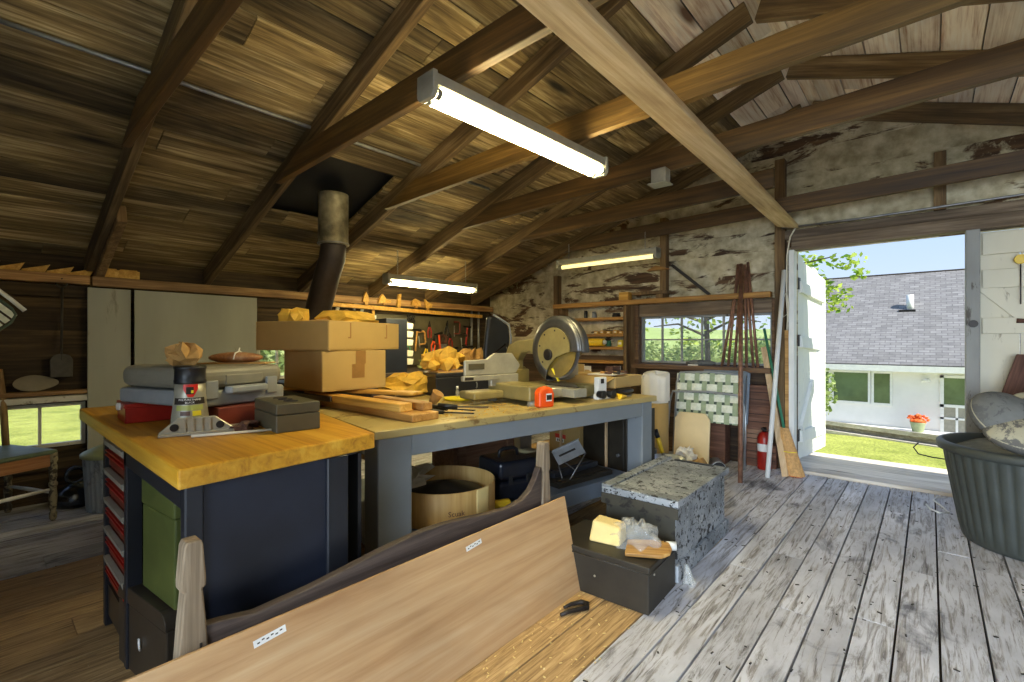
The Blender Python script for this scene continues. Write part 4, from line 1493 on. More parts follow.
m = MB(); m.tube([(.07, -.004, .578), (.22, -.004, .503), (.237, -.004, .40), (.222, -.004, .02)], .008, 6); m.build('edge', 'grey_plastic', t)
m = MB(); m.tube([BP(1.28, .72, .87), BP(1.25, 1.0, .845), BP(1.38, 1.12, .87), BP(1.42, 1.10, 1.08), BP(1.48, .98, 1.18), BP(1.35, .80, 1.12), BP(1.31, .70, 1.06)], .008, 8)
o = m.build('hose', 'iron', None); tag(o, 'dark cable arching behind the saw arm', 'cable')

# ================================================================== on the shelf under the bench
HC = (-1.955, 1.68)
t = thing('bentwood_hoop', 'round bentwood cheese box with stencilled letters under the workbench', 'round box', (HC[0], HC[1], .291))
m = MB()
m.lathe([(.268, 0), (.272, .004), (.272, .172), (.268, .175), (.266, .172), (.266, .008), (0, .008)], n=56, caps=False)
m.lathe([(.268, 0), (0, 0)], n=56, caps=False)
m.build('wall', 'hoop', t)
av = math.atan2(-HC[1], -HC[0])
m = MB()
m.grid(lambda u, v: (.2745 * math.cos(av + .62 + .34 * u), .2745 * math.sin(av + .62 + .34 * u), .002 + .171 * v), 10, 2); m.build('lap', 'foam', t, solid=.002)
text('stencil_letters', 'EPIIITII', .030, 'ink', t, (0, 0, 0), bend=(.2735, av + .20, .030))
text('stencil_letters', 'Scuak', .036, 'label_brown', t, (0, 0, 0), bend=(.2735, av + .22, .075))
m = crumple(61, (.10, .06, .04), amp=.5); o = m.build('plastic_bag', 'paper_white', None, loc=(-2.12, 1.60, .46), rot=(.3, -.2, .7)); tag(o, 'white and blue plastic bag sticking out of the round box', 'plastic bag')
m = MB(); m.lathe([(0, 0), (.20, 0), (.21, .10), (.0, .16)], n=24, caps=False); o = m.build('dark_heap', 'dark_box', None, loc=(HC[0], HC[1], .30)); tag(o, 'dark contents filling the round bentwood box', 'heap'); o['kind'] = 'stuff'

t = thing('hard_case', 'black plastic carrying case with a handle on the under-bench shelf', 'case', BP(.86, .22, .291), BA - .12)
m = MB(); m.box(-.04, .22, 0, .26, 0, .115); m.box(-.04, .22, 0, .26, .12, .225); m.build('body', 'blue_black', t, bevel=.022, seg=3)
m = MB(); m.tube([(.03, .13, .22), (.035, .13, .26), (.06, .13, .272), (.13, .13, .272), (.155, .13, .26), (.16, .13, .22)], .011, 8); m.build('handle', 'black', t)
for x in (.03, .15):
    m = MB(); m.box(x - .014, x + .014, -.006, .004, .095, .145); m.build('latch', 'black', t, bevel=.003)
t = thing('yellow_level', 'yellow plastic tool lying before the black case under the bench', 'tool', BP(.74, .20, .291), BA - .3)
m = MB(); m.box(-.11, .11, -.02, .02, 0, .04); m.build('body', 'yellow', t, bevel=.012, seg=3)
for i, (s, p, w, d, z, h, mt, lb) in enumerate((
        (1.26, .20, .52, .62, .291, .03, 'dark_box', 'dark flat panel lying on the under-bench shelf'),
        (1.32, .30, .46, .50, .322, .035, 'black_metal', 'second dark flat panel stacked under the metal bracket'))):
    t = bench_thing('flat_panel', lb, 'panel', s, p, z, .06 * i)
    m = MB(); m.box(0, w, 0, d, 0, h); m.build('sheet', mt, t, bevel=.003, seg=1)
    m = MB(); m.box(.03, w - .03, .03, .06, h, h + .006); m.build('ridge', mt, t)
t = thing('metal_bracket', 'shiny blue-grey metal bracket with slots tilted on the under-bench panels', 'bracket', BP(1.36, .30, .40), 0)
t.rotation_euler = (.95, -.35, 1.0)
m = MB(); m.box(0, .20, 0, .10, 0, .008); m.box(0, .20, .095, .10, 0, .03); m.build('plate', 'galv', t, bevel=.002, seg=1)
m = MB(); m.box(.03, .15, .045, .058, .008, .0095); m.build('slot', 'ink', t)
for a, b in (((0, .0, 0), (-.02, -.10, -.02)), ((.0, .10, .0), (.10, -.06, -.06)), ((.20, .0, 0), (.02, -.11, .0))):
    m = MB(); m.tube([a, b], .004, 6); m.build('wire_leg', 'steel', t)
t = bench_thing('crate', 'peach-brown wooden crate with cleats at the back of the under-bench shelf', 'crate', .95, .90, .291, .1)
m = MB(); m.box(0, .60, 0, .25, 0, .17); m.build('body', 'peach_wood', t, bevel=.004, seg=1)
for x in (.03, .50):
    m = MB(); m.box(x, x + .07, -.018, 0, 0, .20); m.build('cleat', 'peach_wood', t, bevel=.003, seg=1)
t = thing('carton', 'cardboard carton with a white and red label behind the bench end', 'carton', BP(2.02, .72, 0), BA)
m = MB(); m.box(0, .36, 0, .34, 0, .50); m.build('body', 'card', t, bevel=.003, seg=1)
m = MB(); m.box(-.0015, 0, .17, .26, .36, .39); lb = m.build('label', 'white', t)
for y in (.185, .20, .222, .24):
    m = MB(); m.box(-.0025, -.0015, y - .005, y + .005, .366, .384); m.build('print', 'ink', lb)
m = MB(); m.box(-.0012, 0, .15, .27, .393, .425); m.build('red_label', 'label_red', t)
t = bench_thing('cabinet', 'dark brown cabinet standing behind the far leg of the workbench', 'cabinet', 2.03, .27, 0)
m = MB(); m.box(0, .36, 0, .42, .04, .68); m.build('body', 'dark_box', t, bevel=.004, seg=1)
m = MB(); m.box(-.012, 0, .02, .40, .08, .64); d_ = m.build('door', 'dark_box', t, bevel=.003, seg=1)
m = MB(); m.cyl((-.012, .06, .36), (-.03, .06, .36), .012, n=12); m.build('knob', 'steel', d_)
m = MB(); m.box(.02, .34, .02, .40, 0, .04); m.build('plinth', 'dark_box', t)
for i, (s, p, lb) in enumerate(((1.995, .90, 'thin pale stick standing behind the bench beside the labelled carton'), (1.985, .42, 'thin pale stick standing behind the bench by its far leg'))):
    a = BP(s, p, 0)
    m = MB(); m.bar((a[0], a[1], 0), (a[0], a[1], .76), .022, .014); o = m.build('stick', 'broom_wood', None); tag(o, lb, 'stick')

# ================================================================== on the cabinet top
t = thing('metal_tray', 'red metal tray box with white drips under the grey case', 'box', (-2.60, .42, .871), -.04)
m = MB(); th = .004
m.box(0, .20, 0, .42, 0, th); m.box(0, .20, 0, th, 0, .076); m.box(0, .20, .42 - th, .42, 0, .076); m.box(0, th, 0, .42, 0, .076); m.box(.2 - th, .2, 0, .42, 0, .076)
m.build('body', 'red', t, bevel=.002, seg=1)
m = MB(); m.box(-.003, .203, -.003, .42, .068, .078); m.box(.18, .203, -.006, .42, .060, .070); m.build('lid', 'red', t, bevel=.003)
m = MB()
for x in (.03, .06, .10):
    m.ell((x, -.004, .055 + .1 * (x - .05)), (.012, .006, .016), 8, 6)
m.build('paint_drips', 'white', t)
t = thing('metal_tray', 'dark red box under the right end of the grey case', 'box', (-2.24, .60, .871), .1)
m = MB(); m.box(0, .22, 0, .24, 0, .076); m.build('body', 'red_dull', t, bevel=.004)
t = thing('tool_case', 'grey plastic power tool case lying on the cabinet worktop', 'case', (-2.02, .555, .951), .30)
m = MB()
m.prism([(.0, .0), (.0, .38), (-.50, .38), (-.50, .0)], 0, .06, 'Z'); m.build('bottom_shell', 'grey_plastic', t, bevel=.012, seg=3)
m = MB(); m.prism([(-.002, .002), (-.002, .378), (-.498, .378), (-.498, .002)], .063, .15, 'Z'); m.build('lid', 'grey_brown_case', t, bevel=.034, seg=4)
m = MB()
m.prism([(.0, .10), (.035, .11), (.035, .27), (.0, .28)], .045, .075, 'Z'); m.build('handle', 'grey_plastic', t, bevel=.008)
for y in (.05, .31):
    m = MB(); m.box(-.004, .010, y - .025, y + .025, .03, .10); m.build('latch', 'grey_plastic', t, bevel=.004)
m = MB(); m.box(-.006, .0015, .11, .27, .078, .118); m.build('recess', 'grey_brown_case', t, bevel=.004)
o = crumple(71, (.075, .05, .045), amp=.35).build('paper_bag', 'paper_brown', None, loc=(-2.22, .56, 1.145), rot=(0, .1, .3)); tag(o, 'crumpled brown paper bag on the grey case', 'paper bag')
t = thing('leather_pouch', 'brown bundle tied with string on the grey case lid', 'bundle', (-2.27, .77, 1.103), .9)
m = MB(); m.ell((0, 0, .025), (.11, .055, .024), 22, 10); m.build('bundle', 'orange_wood', t)
m = MB(); m.prism([(-.13, -.06), (.14, -.07), (.15, .05), (-.11, .07)], 0, .004, 'Z'); m.build('flap', 'paper_brown', t)
m = MB(); m.tube([(.01, -.058, .02), (.01, -.04, .045), (.01, 0, .052), (.012, .005, .066), (.006, .012, .055), (.01, .04, .045), (.01, .058, .02)], .003, 6); m.build('string', 'white', t)

t = thing('glue_bottle', 'grey bottle with a black base end up and a red emblem on the worktop', 'bottle', (-2.03, .535, .871))
m = MB(); m.lathe([(.058, 0), (.060, .004), (.057, .06), (.052, .10), (.0485, .135), (.0475, .175)], n=40); m.build('body', 'alu', t)
m = MB(); m.lathe([(.049, .175), (.051, .178), (.051, .187), (.0488, .191), (.0488, .226), (.051, .229), (.051, .236), (.046, .239)], n=40); m.build('cap', 'black', t)
vb = math.atan2(-.535, 2.03)
def wrap(name, mat, a0, a1, z0, z1, off=.0008, shape=None):
    m = MB()
    def rad(z):
        pts = [(0, .060), (.06, .057), (.10, .052), (.135, .0485), (.175, .0475), (.3, .0475)]
        for (za, ra), (zb_, rb) in zip(pts, pts[1:]):
            if za <= z <= zb_:
                return ra + (rb - ra) * (z - za) / (zb_ - za)
        return .0475
    def g(u, v):
        z = z0 + (z1 - z0) * v
        sc_ = shape(v) if shape else 1
        a = vb + (a0 + a1) / 2 + (a1 - a0) * (u - .5) * sc_
        r = rad(z) + off
        return (r * math.cos(a), r * math.sin(a), z)
    m.grid(g, 16, 8)
    return m.build(name, mat, t)
wrap('label_band', 'ink', -1.1, 1.0, .103, .126)
wrap('emblem', 'label_red', -.45, .5, .129, .174, .0008, lambda v: .35 + .65 * min(1, v * 1.6))
wrap('emblem_mark', 'ink', -.25, .22, .139, .165, .0014)
wrap('emblem_spot', 'lettering_yellow', .05, .2, .143, .153, .002)
wrap('label_lower', 'label_lime', -.85, .8, .082, .100)
wrap('label_patch', 'label_brown', -.55, .0, .064, .079)
wrap('label_patch', 'lettering_yellow', .12, .62, .062, .080)
text('lettering', 'POLYURETHANE', .0095, 'white_ink', t, (0, 0, 0), bend=(.0522, vb - .02, .1195))
text('lettering', 'BLACK', .0095, 'white_ink', t, (0, 0, 0), bend=(.0528, vb - .02, .1095))
t = thing('cast_bracket', 'silver cast metal foot piece standing before the grey bottle', 'bracket', (-1.968, .425, .871), math.atan2(.195, .055))
m = MB(); m.prism([(0, 0), (.225, 0), (.225, .014), (.165, .062), (.055, .062), (0, .014)], 0, .012, 'Y'); m.box(0, .225, -.012, .03, 0, .012)
m.build('plate', 'alu', t, bevel=.003, seg=1)
for x in (.075, .10, .125, .15):
    m = MB(); m.box(x - .0025, x + .0025, -.006, .0, .012, .058); m.build('rib', 'alu', t)
for x in (.045, .18):
    m = MB(); m.cyl((x, -.004, .03), (x, .0, .03), .013, n=16); hs_ = m.build('screw_hole', 'iron', t)
m = MB(); m.cyl((-1.885, .50, .877), (-1.80, .74, .877), .005, n=8); o = m.build('rod', 'offwhite', None); tag(o, 'thin pale rod lying across the worktop before the olive box', 'rod')
t = thing('brush', 'long silvery paint stick lying behind the cast foot piece', 'stick', (-2.03, .65, .872), 1.25)
m = MB(); m.prism([(0, -.012), (.16, -.006), (.21, -.003), (.21, .003), (.16, .006), (0, .012)], 0, .008, 'Z'); m.build('blade', 'alu', t, bevel=.002, seg=1)
for i, (x, y, r) in enumerate(((-1.93, .70, .024), (-1.89, .66, .028))):
    o = crumple(80 + i, (r, r * 1.2, r * .5), 14, 8, amp=.6).build('rusty_lump', 'brown_board', None, loc=(x, y, .871 + r * .5)); tag(o, ['rusty lump of metal close to the olive box', 'rusty lump of metal behind the thin rod'][i], 'scrap')
t = thing('recipe_box', 'small olive wooden box with a lid on the worktop corner', 'box', (-1.745, .722, .871), -.10)
m = MB(); m.box(-.27, 0, 0, .155, 0, .062); m.build('body', 'olive_box', t, bevel=.003, seg=1)
m = MB(); m.box(-.27, 0, 0, .155, .064, .103); lidm = m.build('lid', 'olive_box', t, bevel=.003, seg=1)
m = MB()
for a in range(5):
    m.tube([(-.2 + .03 * a, .05 + .02 * (a % 2), .104), (-.17 + .03 * a, .09 - .02 * (a % 2), .1045)], .004, 6)
m.build('stain_mark', 'ink', lidm)


# ================================================================== along the end wall
t = thing('shelf_unit', 'open wooden wall shelves left of the end wall window', 'shelves', (-3.55, 4.96, .55))
for x in (0, .90):
    m = MB(); m.box(x, x + .04, 0, .15, 0, 1.06); m.build('side_board', 'stud', t, bevel=.003, seg=1)
SHZ = [.02, .22, .385, .55, .70, .895]
for z in SHZ:
    m = MB(); m.rnd = (random.random(), 0, 0); m.box(.04, .90, -.005, .15, z, z + .035); m.build('shelf', 'shelf_wood', t, bevel=.003, seg=1)


def on_shelf(name, label, cat, x, k_, build, group=None):
    t = thing(name, label, cat, (-3.55 + x, 5.02, .55 + SHZ[k_] + .0355), 0, group)
    build(t)
    return t


def jar(r, h, mat, lid, lr=None):
    def f(t):
        m = MB(); m.lathe([(r * .95, 0), (r, .006), (r, h - .012), (r * .85, h)], n=18); m.build('body', mat, t)
        m = MB(); m.lathe([(lr or r * .9, h), (lr or r * .9, h + .018)], n=18); m.build('lid', lid, t)
    return f


def blk(w, d, h, mat):
    def f(t):
        m = MB(); m.box(-w / 2, w / 2, -d / 2, d / 2, 0, h); m.build('body', mat, t, bevel=.003, seg=1)
        m = MB(); m.box(-w * .3, w * .3, -d / 2 - .0008, -d / 2, h * .3, h * .7); m.build('label', 'paper_white', t)
    return f


on_shelf('can', 'white can with a red top on the middle wall shelf', 'can', .30, 3, jar(.035, .10, 'white', 'label_red'))
on_shelf('bottle', 'dark slim bottle on the top wall shelf', 'bottle', .36, 5, jar(.022, .075, 'black', 'iron'))
on_shelf('jar', 'pale glass jar on the top wall shelf', 'jar', .48, 5, jar(.03, .06, 'grey_plastic', 'steel'))
on_shelf('tin', 'flat dark tin at the right of the top wall shelf', 'tin', .78, 5, jar(.05, .03, 'iron', 'black'))
on_shelf('box', 'small yellow box on the third wall shelf from the top, by the upright', 'box', .84, 3, blk(.06, .05, .075, 'lettering_yellow'))
on_shelf('can', 'green can on the middle wall shelf', 'can', .68, 3, jar(.03, .05, 'green', 'green'))
for i, x in enumerate((.52, .60, .69, .78, .85)):
    on_shelf('wood_block', ['small wood block, first from the left on the second wall shelf', 'wood block, second from the left on the second wall shelf', 'middle wood block of the five on the second wall shelf', 'wood block, second from the window on the second wall shelf', 'wood block nearest the window on the second wall shelf'][i],
             'wood block', x, 4, blk(.05, .06, .03 + .01 * (i % 2), 'yellow_wood'), 'wood blocks on the second wall shelf')
t = thing('tube_roll', 'bright yellow tube lying on the middle wall shelf beside the saw', 'tube', (-3.30, 4.95, .55 + SHZ[3] + .085), 0)
m = MB(); m.cyl((0, 0, 0), (.42, -.02, 0), .048, .045, 20); m.build('body', 'yellow', t, bevel=.004)
m = MB(); m.cyl((.42, -.02, 0), (.445, -.021, 0), .03, .02, 16); m.build('cap', 'white', t)

m = MB(); m.box(-.05, .07, 0, .09, 0, .09); o = m.build('wood_block', 'yellow_wood', None, bevel=.003, loc=(-2.66, 4.97, 1.672)); tag(o, 'yellow wood block on the ledge over the window, end nearest the lamp', 'wood block')
m = MB(); m.box(-.28, .14, 0, .10, 0, .035); o = m.build('wood_block', 'stud', None, bevel=.003, loc=(-2.26, 4.95, 1.715)); tag(o, 'brown board on spacer blocks on the ledge over the window', 'board')
m = MB(); m.box(-.04, .04, 0, .09, 0, .043); o = m.build('wood_block', 'stud', None, bevel=.003, loc=(-2.22, 4.96, 1.671)); tag(o, 'brown spacer block under the board on the window ledge', 'wood block')
m = MB(); m.prism([(-.16, 0), (.10, 0), (.03, .03), (-.05, .05)], -.04, .04, 'Y'); o = m.build('wood_bracket', 'shelf_wood', None, loc=(-2.22, 5.02, 1.98)); tag(o, 'pointed wood piece nailed to the stud under the end lamp', 'wood')
m = MB(); m.bar((-2.10, 5.03, 2.02), (-1.72, 5.08, 1.68), .06, .03); o = m.build('handsaw', 'iron', None, bevel=.003); tag(o, 'dark slanting strip of metal hanging beside the stud over the window', 'strip')

# copper pipes standing on the sill and one long one on the floor
spots = [(-1.56, -1.41, 1.93), (-1.50, -1.43, 1.96), (-1.44, -1.40, 1.90), (-1.33, -1.37, 1.95), (-1.27, -1.36, 1.92), (-1.23, -1.34, 1.97)]
WHO = ['leftmost', 'second from the left', 'third from the left', 'third from the right', 'second from the right', 'rightmost']
for i, (x0, x1, z1) in enumerate(spots):
    m = MB(); m.cyl((x0, 4.95, .947), (x1, 5.03, z1), .013, n=10)
    o = m.build('copper_pipe', 'copper', None); tag(o, 'thin copper-brown pipe standing on the window sill, %s of six' % WHO[i], 'pipe', 'copper pipes in front of the window')
m = MB(); m.cyl((-1.205, 4.30, 0), (-1.39, 4.98, 1.95), .019, n=14)
o = m.build('copper_pipe', 'copper', None); tag(o, 'long thick copper pipe from the floor up past the window', 'pipe')
m = MB(); m.cyl((-1.072, 4.62, 0), (-1.025, 5.03, 1.86), .02, n=14)
o = m.build('white_pole', 'white', None); tag(o, 'tall white pole leaning on the stud beside the doorway', 'pole')
t = thing('broom', 'straw broom with a green handle leaning beside the doorway', 'broom', (-.915, 4.80, 0))
m = MB(); m.cyl((-.075, .06, .40), (-.285, .25, 1.32), .012, n=10); m.build('handle', 'green', t)
m = MB()
m.grid(lambda u, v: ((-.075 + .085 * v) + (.035 + .05 * v) * (1 + .06 * math.sin(34 * PI * u)) * math.cos(2 * PI * u), .06 - .05 * v + (.03 + .012 * v) * (1 + .06 * math.sin(34 * PI * u)) * math.sin(2 * PI * u), .42 - .405 * v), 60, 10, True, True)
m.build('bristles', 'bristle', t)
m = MB(); m.ell((.01, .01, .012), (.08, .04, .012), 20, 6); m.build('bristle_tips', 'bristle_tip', t)
m = MB(); m.tube([(-.075 + .045 + .058 * math.cos(a), .06 - .026 + .042 * math.sin(a), .215) for a in [2 * PI * j / 20 for j in range(20)]], .004, 6, True); m.build('stitching', 'lettering_yellow', t)
m = MB(); m.bar((-.96, 4.76, .0), (-1.20, 5.04, 1.14), .05, .022, (0, 1, 0)); o = m.build('lath', 'broom_wood', None); tag(o, 'tan wooden lath leaning behind the broom', 'lath')
m = MB(); m.bar((-1.0, 5.03, .05), (-1.005, 5.035, 1.30), .03, .02, (0, 1, 0)); o = m.build('folding_rule', 'yellow_board', None); tag(o, 'faded yellow strip hanging against the door jamb', 'strip')
t = thing('fire_extinguisher', 'red fire extinguisher behind the white pole', 'fire extinguisher', (-1.17, 4.93, 0))
m = MB(); m.lathe([(.055, 0), (.06, .01), (.06, .29), (.045, .33), (.02, .35)], n=24); m.build('cylinder', 'red', t)
m = MB(); m.lathe([(.0605, .17), (.0605, .24)], n=24, caps=False); m.build('label', 'white', t)
m = MB(); m.lathe([(.02, .35), (.02, .38)], n=12); m.box(-.012, .012, -.07, .02, .375, .39); m.build('valve', 'iron', t)
t = thing('can', 'short dark can lying on its side by the foot of the copper pipe', 'can', (-1.46, 4.50, .062), .5)
m = MB(); m.cyl((0, -.09, 0), (0, .09, 0), .06, n=24); m.build('body', 'galv', t, bevel=.004)
m = MB(); m.cyl((0, -.094, 0), (0, -.09, 0), .055, n=24); m.build('open_end', 'black', t)
for i, (x, y, z, w_, d_, h_, mt, lb) in enumerate((
        (-1.34, 4.97, .0, .26, .16, .22, 'crate', 'brown wooden crate on the floor beside the fire extinguisher, lowest of its stack'),
        (-1.36, 4.98, .222, .20, .14, .13, 'peach_wood', 'pale wooden box with printed side on the stack beside the extinguisher'),
        (-1.35, 4.98, .354, .22, .14, .22, 'crate', 'brown wooden box in the middle of the stack below the copper pipes'),
        (-1.36, 4.97, .576, .24, .15, .20, 'crate', 'topmost brown wooden box of the stack below the copper pipes'))):
    t = thing('wooden_box', lb, 'box', (x, y, z), 0, 'wooden boxes stacked beside the extinguisher')
    m = MB(); m.rnd = (random.random(), 0, 0); m.box(0, w_, 0, d_, 0, h_); m.build('body', mt, t, bevel=.004, seg=1)
    m = MB()
    for q in range(1, 3):
        m.box(.004, w_ - .004, -.002, 0, h_ * q / 3 - .003, h_ * q / 3 + .003)
    m.build('board_gap', 'ink', t)

# folded lawn chair with woven webbing
def lawn_chair(label, loc, rot, wd, mt_frame, weave=True):
    t = thing('lawn_chair', label, 'lawn chair', loc)
    t.rotation_euler = rot
    for x in (0, wd):
        m = MB(); m.tube([(x, 0, 0), (x, 0, .80), (x + (.03 if x == 0 else -.03), 0, .90)], .0125, 10); m.build('frame_tube', mt_frame, t)
    m = MB(); m.tube([(.03, 0, .90), (wd / 2, 0, .915), (wd - .03, 0, .90)], .0125, 10); m.build('top_rail', mt_frame, t)
    m = MB(); m.tube([(-.06, -.045, .08), (-.045, -.05, .60), (-.02, -.05, .71), (wd * .5, -.052, .725), (wd + .0, -.05, .71), (wd + .03, -.05, .60), (wd + .01, -.045, .02)], .011, 10); m.build('arm_tube', mt_frame, t)
    if weave:
        n, k_ = 8, 5
        z0, z1 = .44, .905
        pw = (wd - .04) / n
        for i in range(n):
            x0 = .02 + i * pw
            m = MB()
            hw = pw * .33
            m.grid(lambda u, v: (x0 + pw / 2 + (u - .5) * 2 * hw, -.008 - .007 * math.cos(PI * (v * k_ - .5 + i)), z0 + (z1 - z0) * v), 3, 41)
            m.build('strap', 'web_green', t)
        for j in range(k_):
            zc = z0 + (z1 - z0) * (j + .5) / k_
            hh = (z1 - z0) / k_ * .36
            m = MB()
            m.grid(lambda u, v: (.0 + wd * u, -.008 + .007 * math.cos(PI * (u * n - .5 + j)), zc + (v - .5) * 2 * hh), 65, 3)
            m.build('strap', 'web', t)
        m = MB(); m.box(.015, wd - .015, .006, .010, z0, z1); m.build('backing', 'web_dark', t)
    return t


lawn_chair('folded lawn chair with pale green woven straps leaning below the window', (-1.87, 4.50, 0), (-.13, 0, .03), .60, 'grey_plastic')
t = thing('folding_chair', 'blue-grey folded chair behind the woven lawn chair', 'chair', (-1.70, 4.76, 0)); t.rotation_euler = (-.10, 0, 0)
for x in (0, .40):
    m = MB(); m.tube([(x, 0, 0), (x, 0, .88)], .0125, 8); m.build('frame_tube', 'galv', t)
m = MB(); m.prism([(-.02, .42), (.42, .42), (.43, .90), (.38, .92), (-.0, .92)], -.01, .01, 'Y'); m.build('backrest', 'shelf_grey', t, bevel=.006)
m = MB()
m.prism([(.0, .0), (.30, .0), (.31, .02), (.31, .42), (.27, .48), (.03, .48), (-.01, .42), (-.01, .02)], -.012, .012, 'Y')
o = m.build('plastic_tray', 'tray', None, bevel=.008, seg=2, loc=(-1.80, 4.36, .06), rot=(-.12, 0, .05)); tag(o, 'tan plastic panel leaning before the woven lawn chair', 'panel')
m = MB(); m.box(-1.80, -1.48, 4.24, 4.48, 0, .058); o = m.build('board', 'crate', None); tag(o, 'brown board on the floor under the tan plastic panel', 'board')
t = thing('bucket', 'galvanized metal bucket at the far end of the workbench', 'bucket', (-1.55, 3.64, 0))
m = MB()
m.lathe([(.0, 0), (.10, 0), (.104, .02), (.115, .10), (.118, .105), (.118, .12), (.117, .125), (.122, .17), (.125, .175), (.125, .188), (.124, .19), (.130, .27), (.134, .275), (.134, .283), (.128, .281), (.10, .012), (0, .01)], n=40, caps=False)
m.build('pail', 'galv', t)
m = MB(); m.tube([(.13 * math.cos(a), .03 + .02 * math.sin(a), .27 - .12 * math.sin(a)) for a in [PI * i / 14 for i in range(15)]], .003, 6); m.build('bail_handle', 'steel', t)
t = thing('hammer', 'hammer with a yellow and black handle standing in the bucket', 'hammer', (-1.55, 3.64, .02))
m = MB(); m.cyl((.04, 0, .05), (-.09, .02, .38), .013, .014, 10); m.build('shaft', 'steel', t)
m = MB(); m.cyl((-.055, .014, .285), (-.12, .025, .46), .017, .018, 12); h_ = m.build('handle', 'yellow', t)
m = MB(); m.cyl((-.095, .02, .40), (-.122, .025, .465), .0185, .019, 12); m.build('grip_end', 'black', h_)
t = thing('paper_bag', 'brown paper bag with white and blue plastic on the floor beside the bucket', 'bag', (-1.50, 4.02, 0))
m = crumple(91, (.15, .11, .11), amp=.3); m.build('bag', 'paper_brown', t, loc=(0, 0, .108))
m = crumple(92, (.06, .04, .045), amp=.7); m.build('plastic', 'paper_white', t, loc=(-.05, -.01, .24))
m = MB(); m.lathe([(.10, 0), (.11, .01), (.11, .30), (.10, .31)], n=20); o = m.build('canister', 'black', None, loc=(-1.80, 3.72, 0)); tag(o, 'black canister between the bench leg and the bucket', 'canister')
m = MB(); m.box(-1.86, -1.5, 4.86, 5.02, .0, .42); o = m.build('crate', 'crate', None, bevel=.005); tag(o, 'dark brown crate against the end wall behind the lawn chair', 'crate')
m = MB(); m.ell((0, 0, 0), (.14, .05, .03), 20, 8, lambda a, p: 1 + .2 * math.sin(3 * a)); o = m.build('stone', 'cushion', None, loc=(-1.80, 5.02, .972)); tag(o, 'grey rag heaped on the window sill before the pipes', 'rag')
m = MB(); m.box(0, .10, 0, .05, 0, .012); o = m.build('card', 'paper_white', None, loc=(-1.90, 4.95, .9455), rot=(0, 0, .1)); tag(o, 'white card lying on the window sill', 'card')

# ================================================================== the left wall
M['x'] = M['panel_grey']
for i, (y0, y1, x, lb) in enumerate(((.605, .868, -4.87, 'narrow grey board panel on the left wall beside the low window'), (.888, 1.82, -4.85, 'wide grey board panel leaning on the left wall behind the cabinet'))):
    m = MB(); m.box(0, .02, y0, y1, 0, 1.612); o = m.build('grey_panel', 'panel_grey', None, bevel=.003, seg=1, loc=(x, 0, 0)); tag(o, lb, 'panel')
ys = [.02, .14, .27, .40, .52]
for i, y in enumerate(ys + [.72, .85]):
    m = MB()
    if i < 5:
        m.hexa([(-.05, -.02, 0), (.05, -.02, 0), (.05, .10, 0), (-.05, .10, 0), (-.05, -.02, .012), (.05, -.02, .012), (.05, .13, .06), (-.05, .13, .06)])
    else:
        m.box(-.05, .05, -.06, .075, 0, .062)
        m.box(-.052, .052, -.05, .06, .062, .07)
    o = m.build('wood_wedge', 'yellow_wood', None, bevel=.003, seg=1, loc=(-4.895, y, 1.7005))
    tag(o, 'yellow wood block on the left wall plate, %s' % ['beside the frame edge', 'second along from the frame edge', 'third along from the frame edge', 'over the hanging shovel', 'just before the nearest rafter', 'just past the nearest rafter', 'farthest of the row past the nearest rafter'][i], 'wood block', 'yellow blocks on the wall plate')
t = thing('shovel', 'small black shovel hanging by its loop on the left wall', 'shovel', (-4.86, .46, 0))
m = MB(); m.tube([(0, .0, 1.06), (0, .004, 1.60)], .007, 8); m.build('shaft', 'shovel', t)
m = MB(); m.tube([(.0, .03 * math.sin(a), 1.628 - .03 * math.cos(a)) for a in [2 * PI * j / 16 for j in range(16)]], .006, 6, True); m.build('loop_handle', 'shovel', t)
m = MB(); m.prism([(-.062, .93), (.062, .93), (.064, 1.06), (.045, 1.095), (.012, 1.105), (-.012, 1.105), (-.045, 1.095), (-.064, 1.06)], -.006, .006, 'X'); m.build('blade', 'shovel', t, bevel=.004)
m = MB(); m.cyl((-4.95, .46, 1.655), (-4.83, .46, 1.662), .005, n=6); o = m.build('nail', 'iron', None); tag(o, 'nail the black shovel hangs from', 'nail')
m = MB(); m.prism([(-.12 + .0, .0)] + [(.125 * math.cos(a) * (1 if math.cos(a) < 0 else 1.15), .062 + .058 * math.sin(a)) for a in [2 * PI * j / 24 for j in range(24)]][::1], -.006, .006, 'X')
m = MB(); m.prism([(.13 * math.cos(a) * (1.0 if math.cos(a) > 0 else .85), .06 * math.sin(a) * (1 - .25 * max(0, math.cos(a)))) for a in [2 * PI * j / 28 for j in range(28)]], -.007, .007, 'X')
o = m.build('paddle', 'oval', None, bevel=.003, loc=(-4.90, .32, .892), rot=(0, -.12, 0)); tag(o, 'pale oval wooden blade standing on the ledge over the low window', 'paddle')
m = MB(); m.prism([(.05 * math.cos(a), .055 * math.sin(a)) for a in [2 * PI * j / 20 for j in range(20)]], -.007, .007, 'X'); o = m.build('paddle', 'oval', None, bevel=.003, loc=(-4.90, .12, .886), rot=(0, -.12, 0)); tag(o, 'end of a second pale oval blade on the ledge at the frame edge', 'paddle')

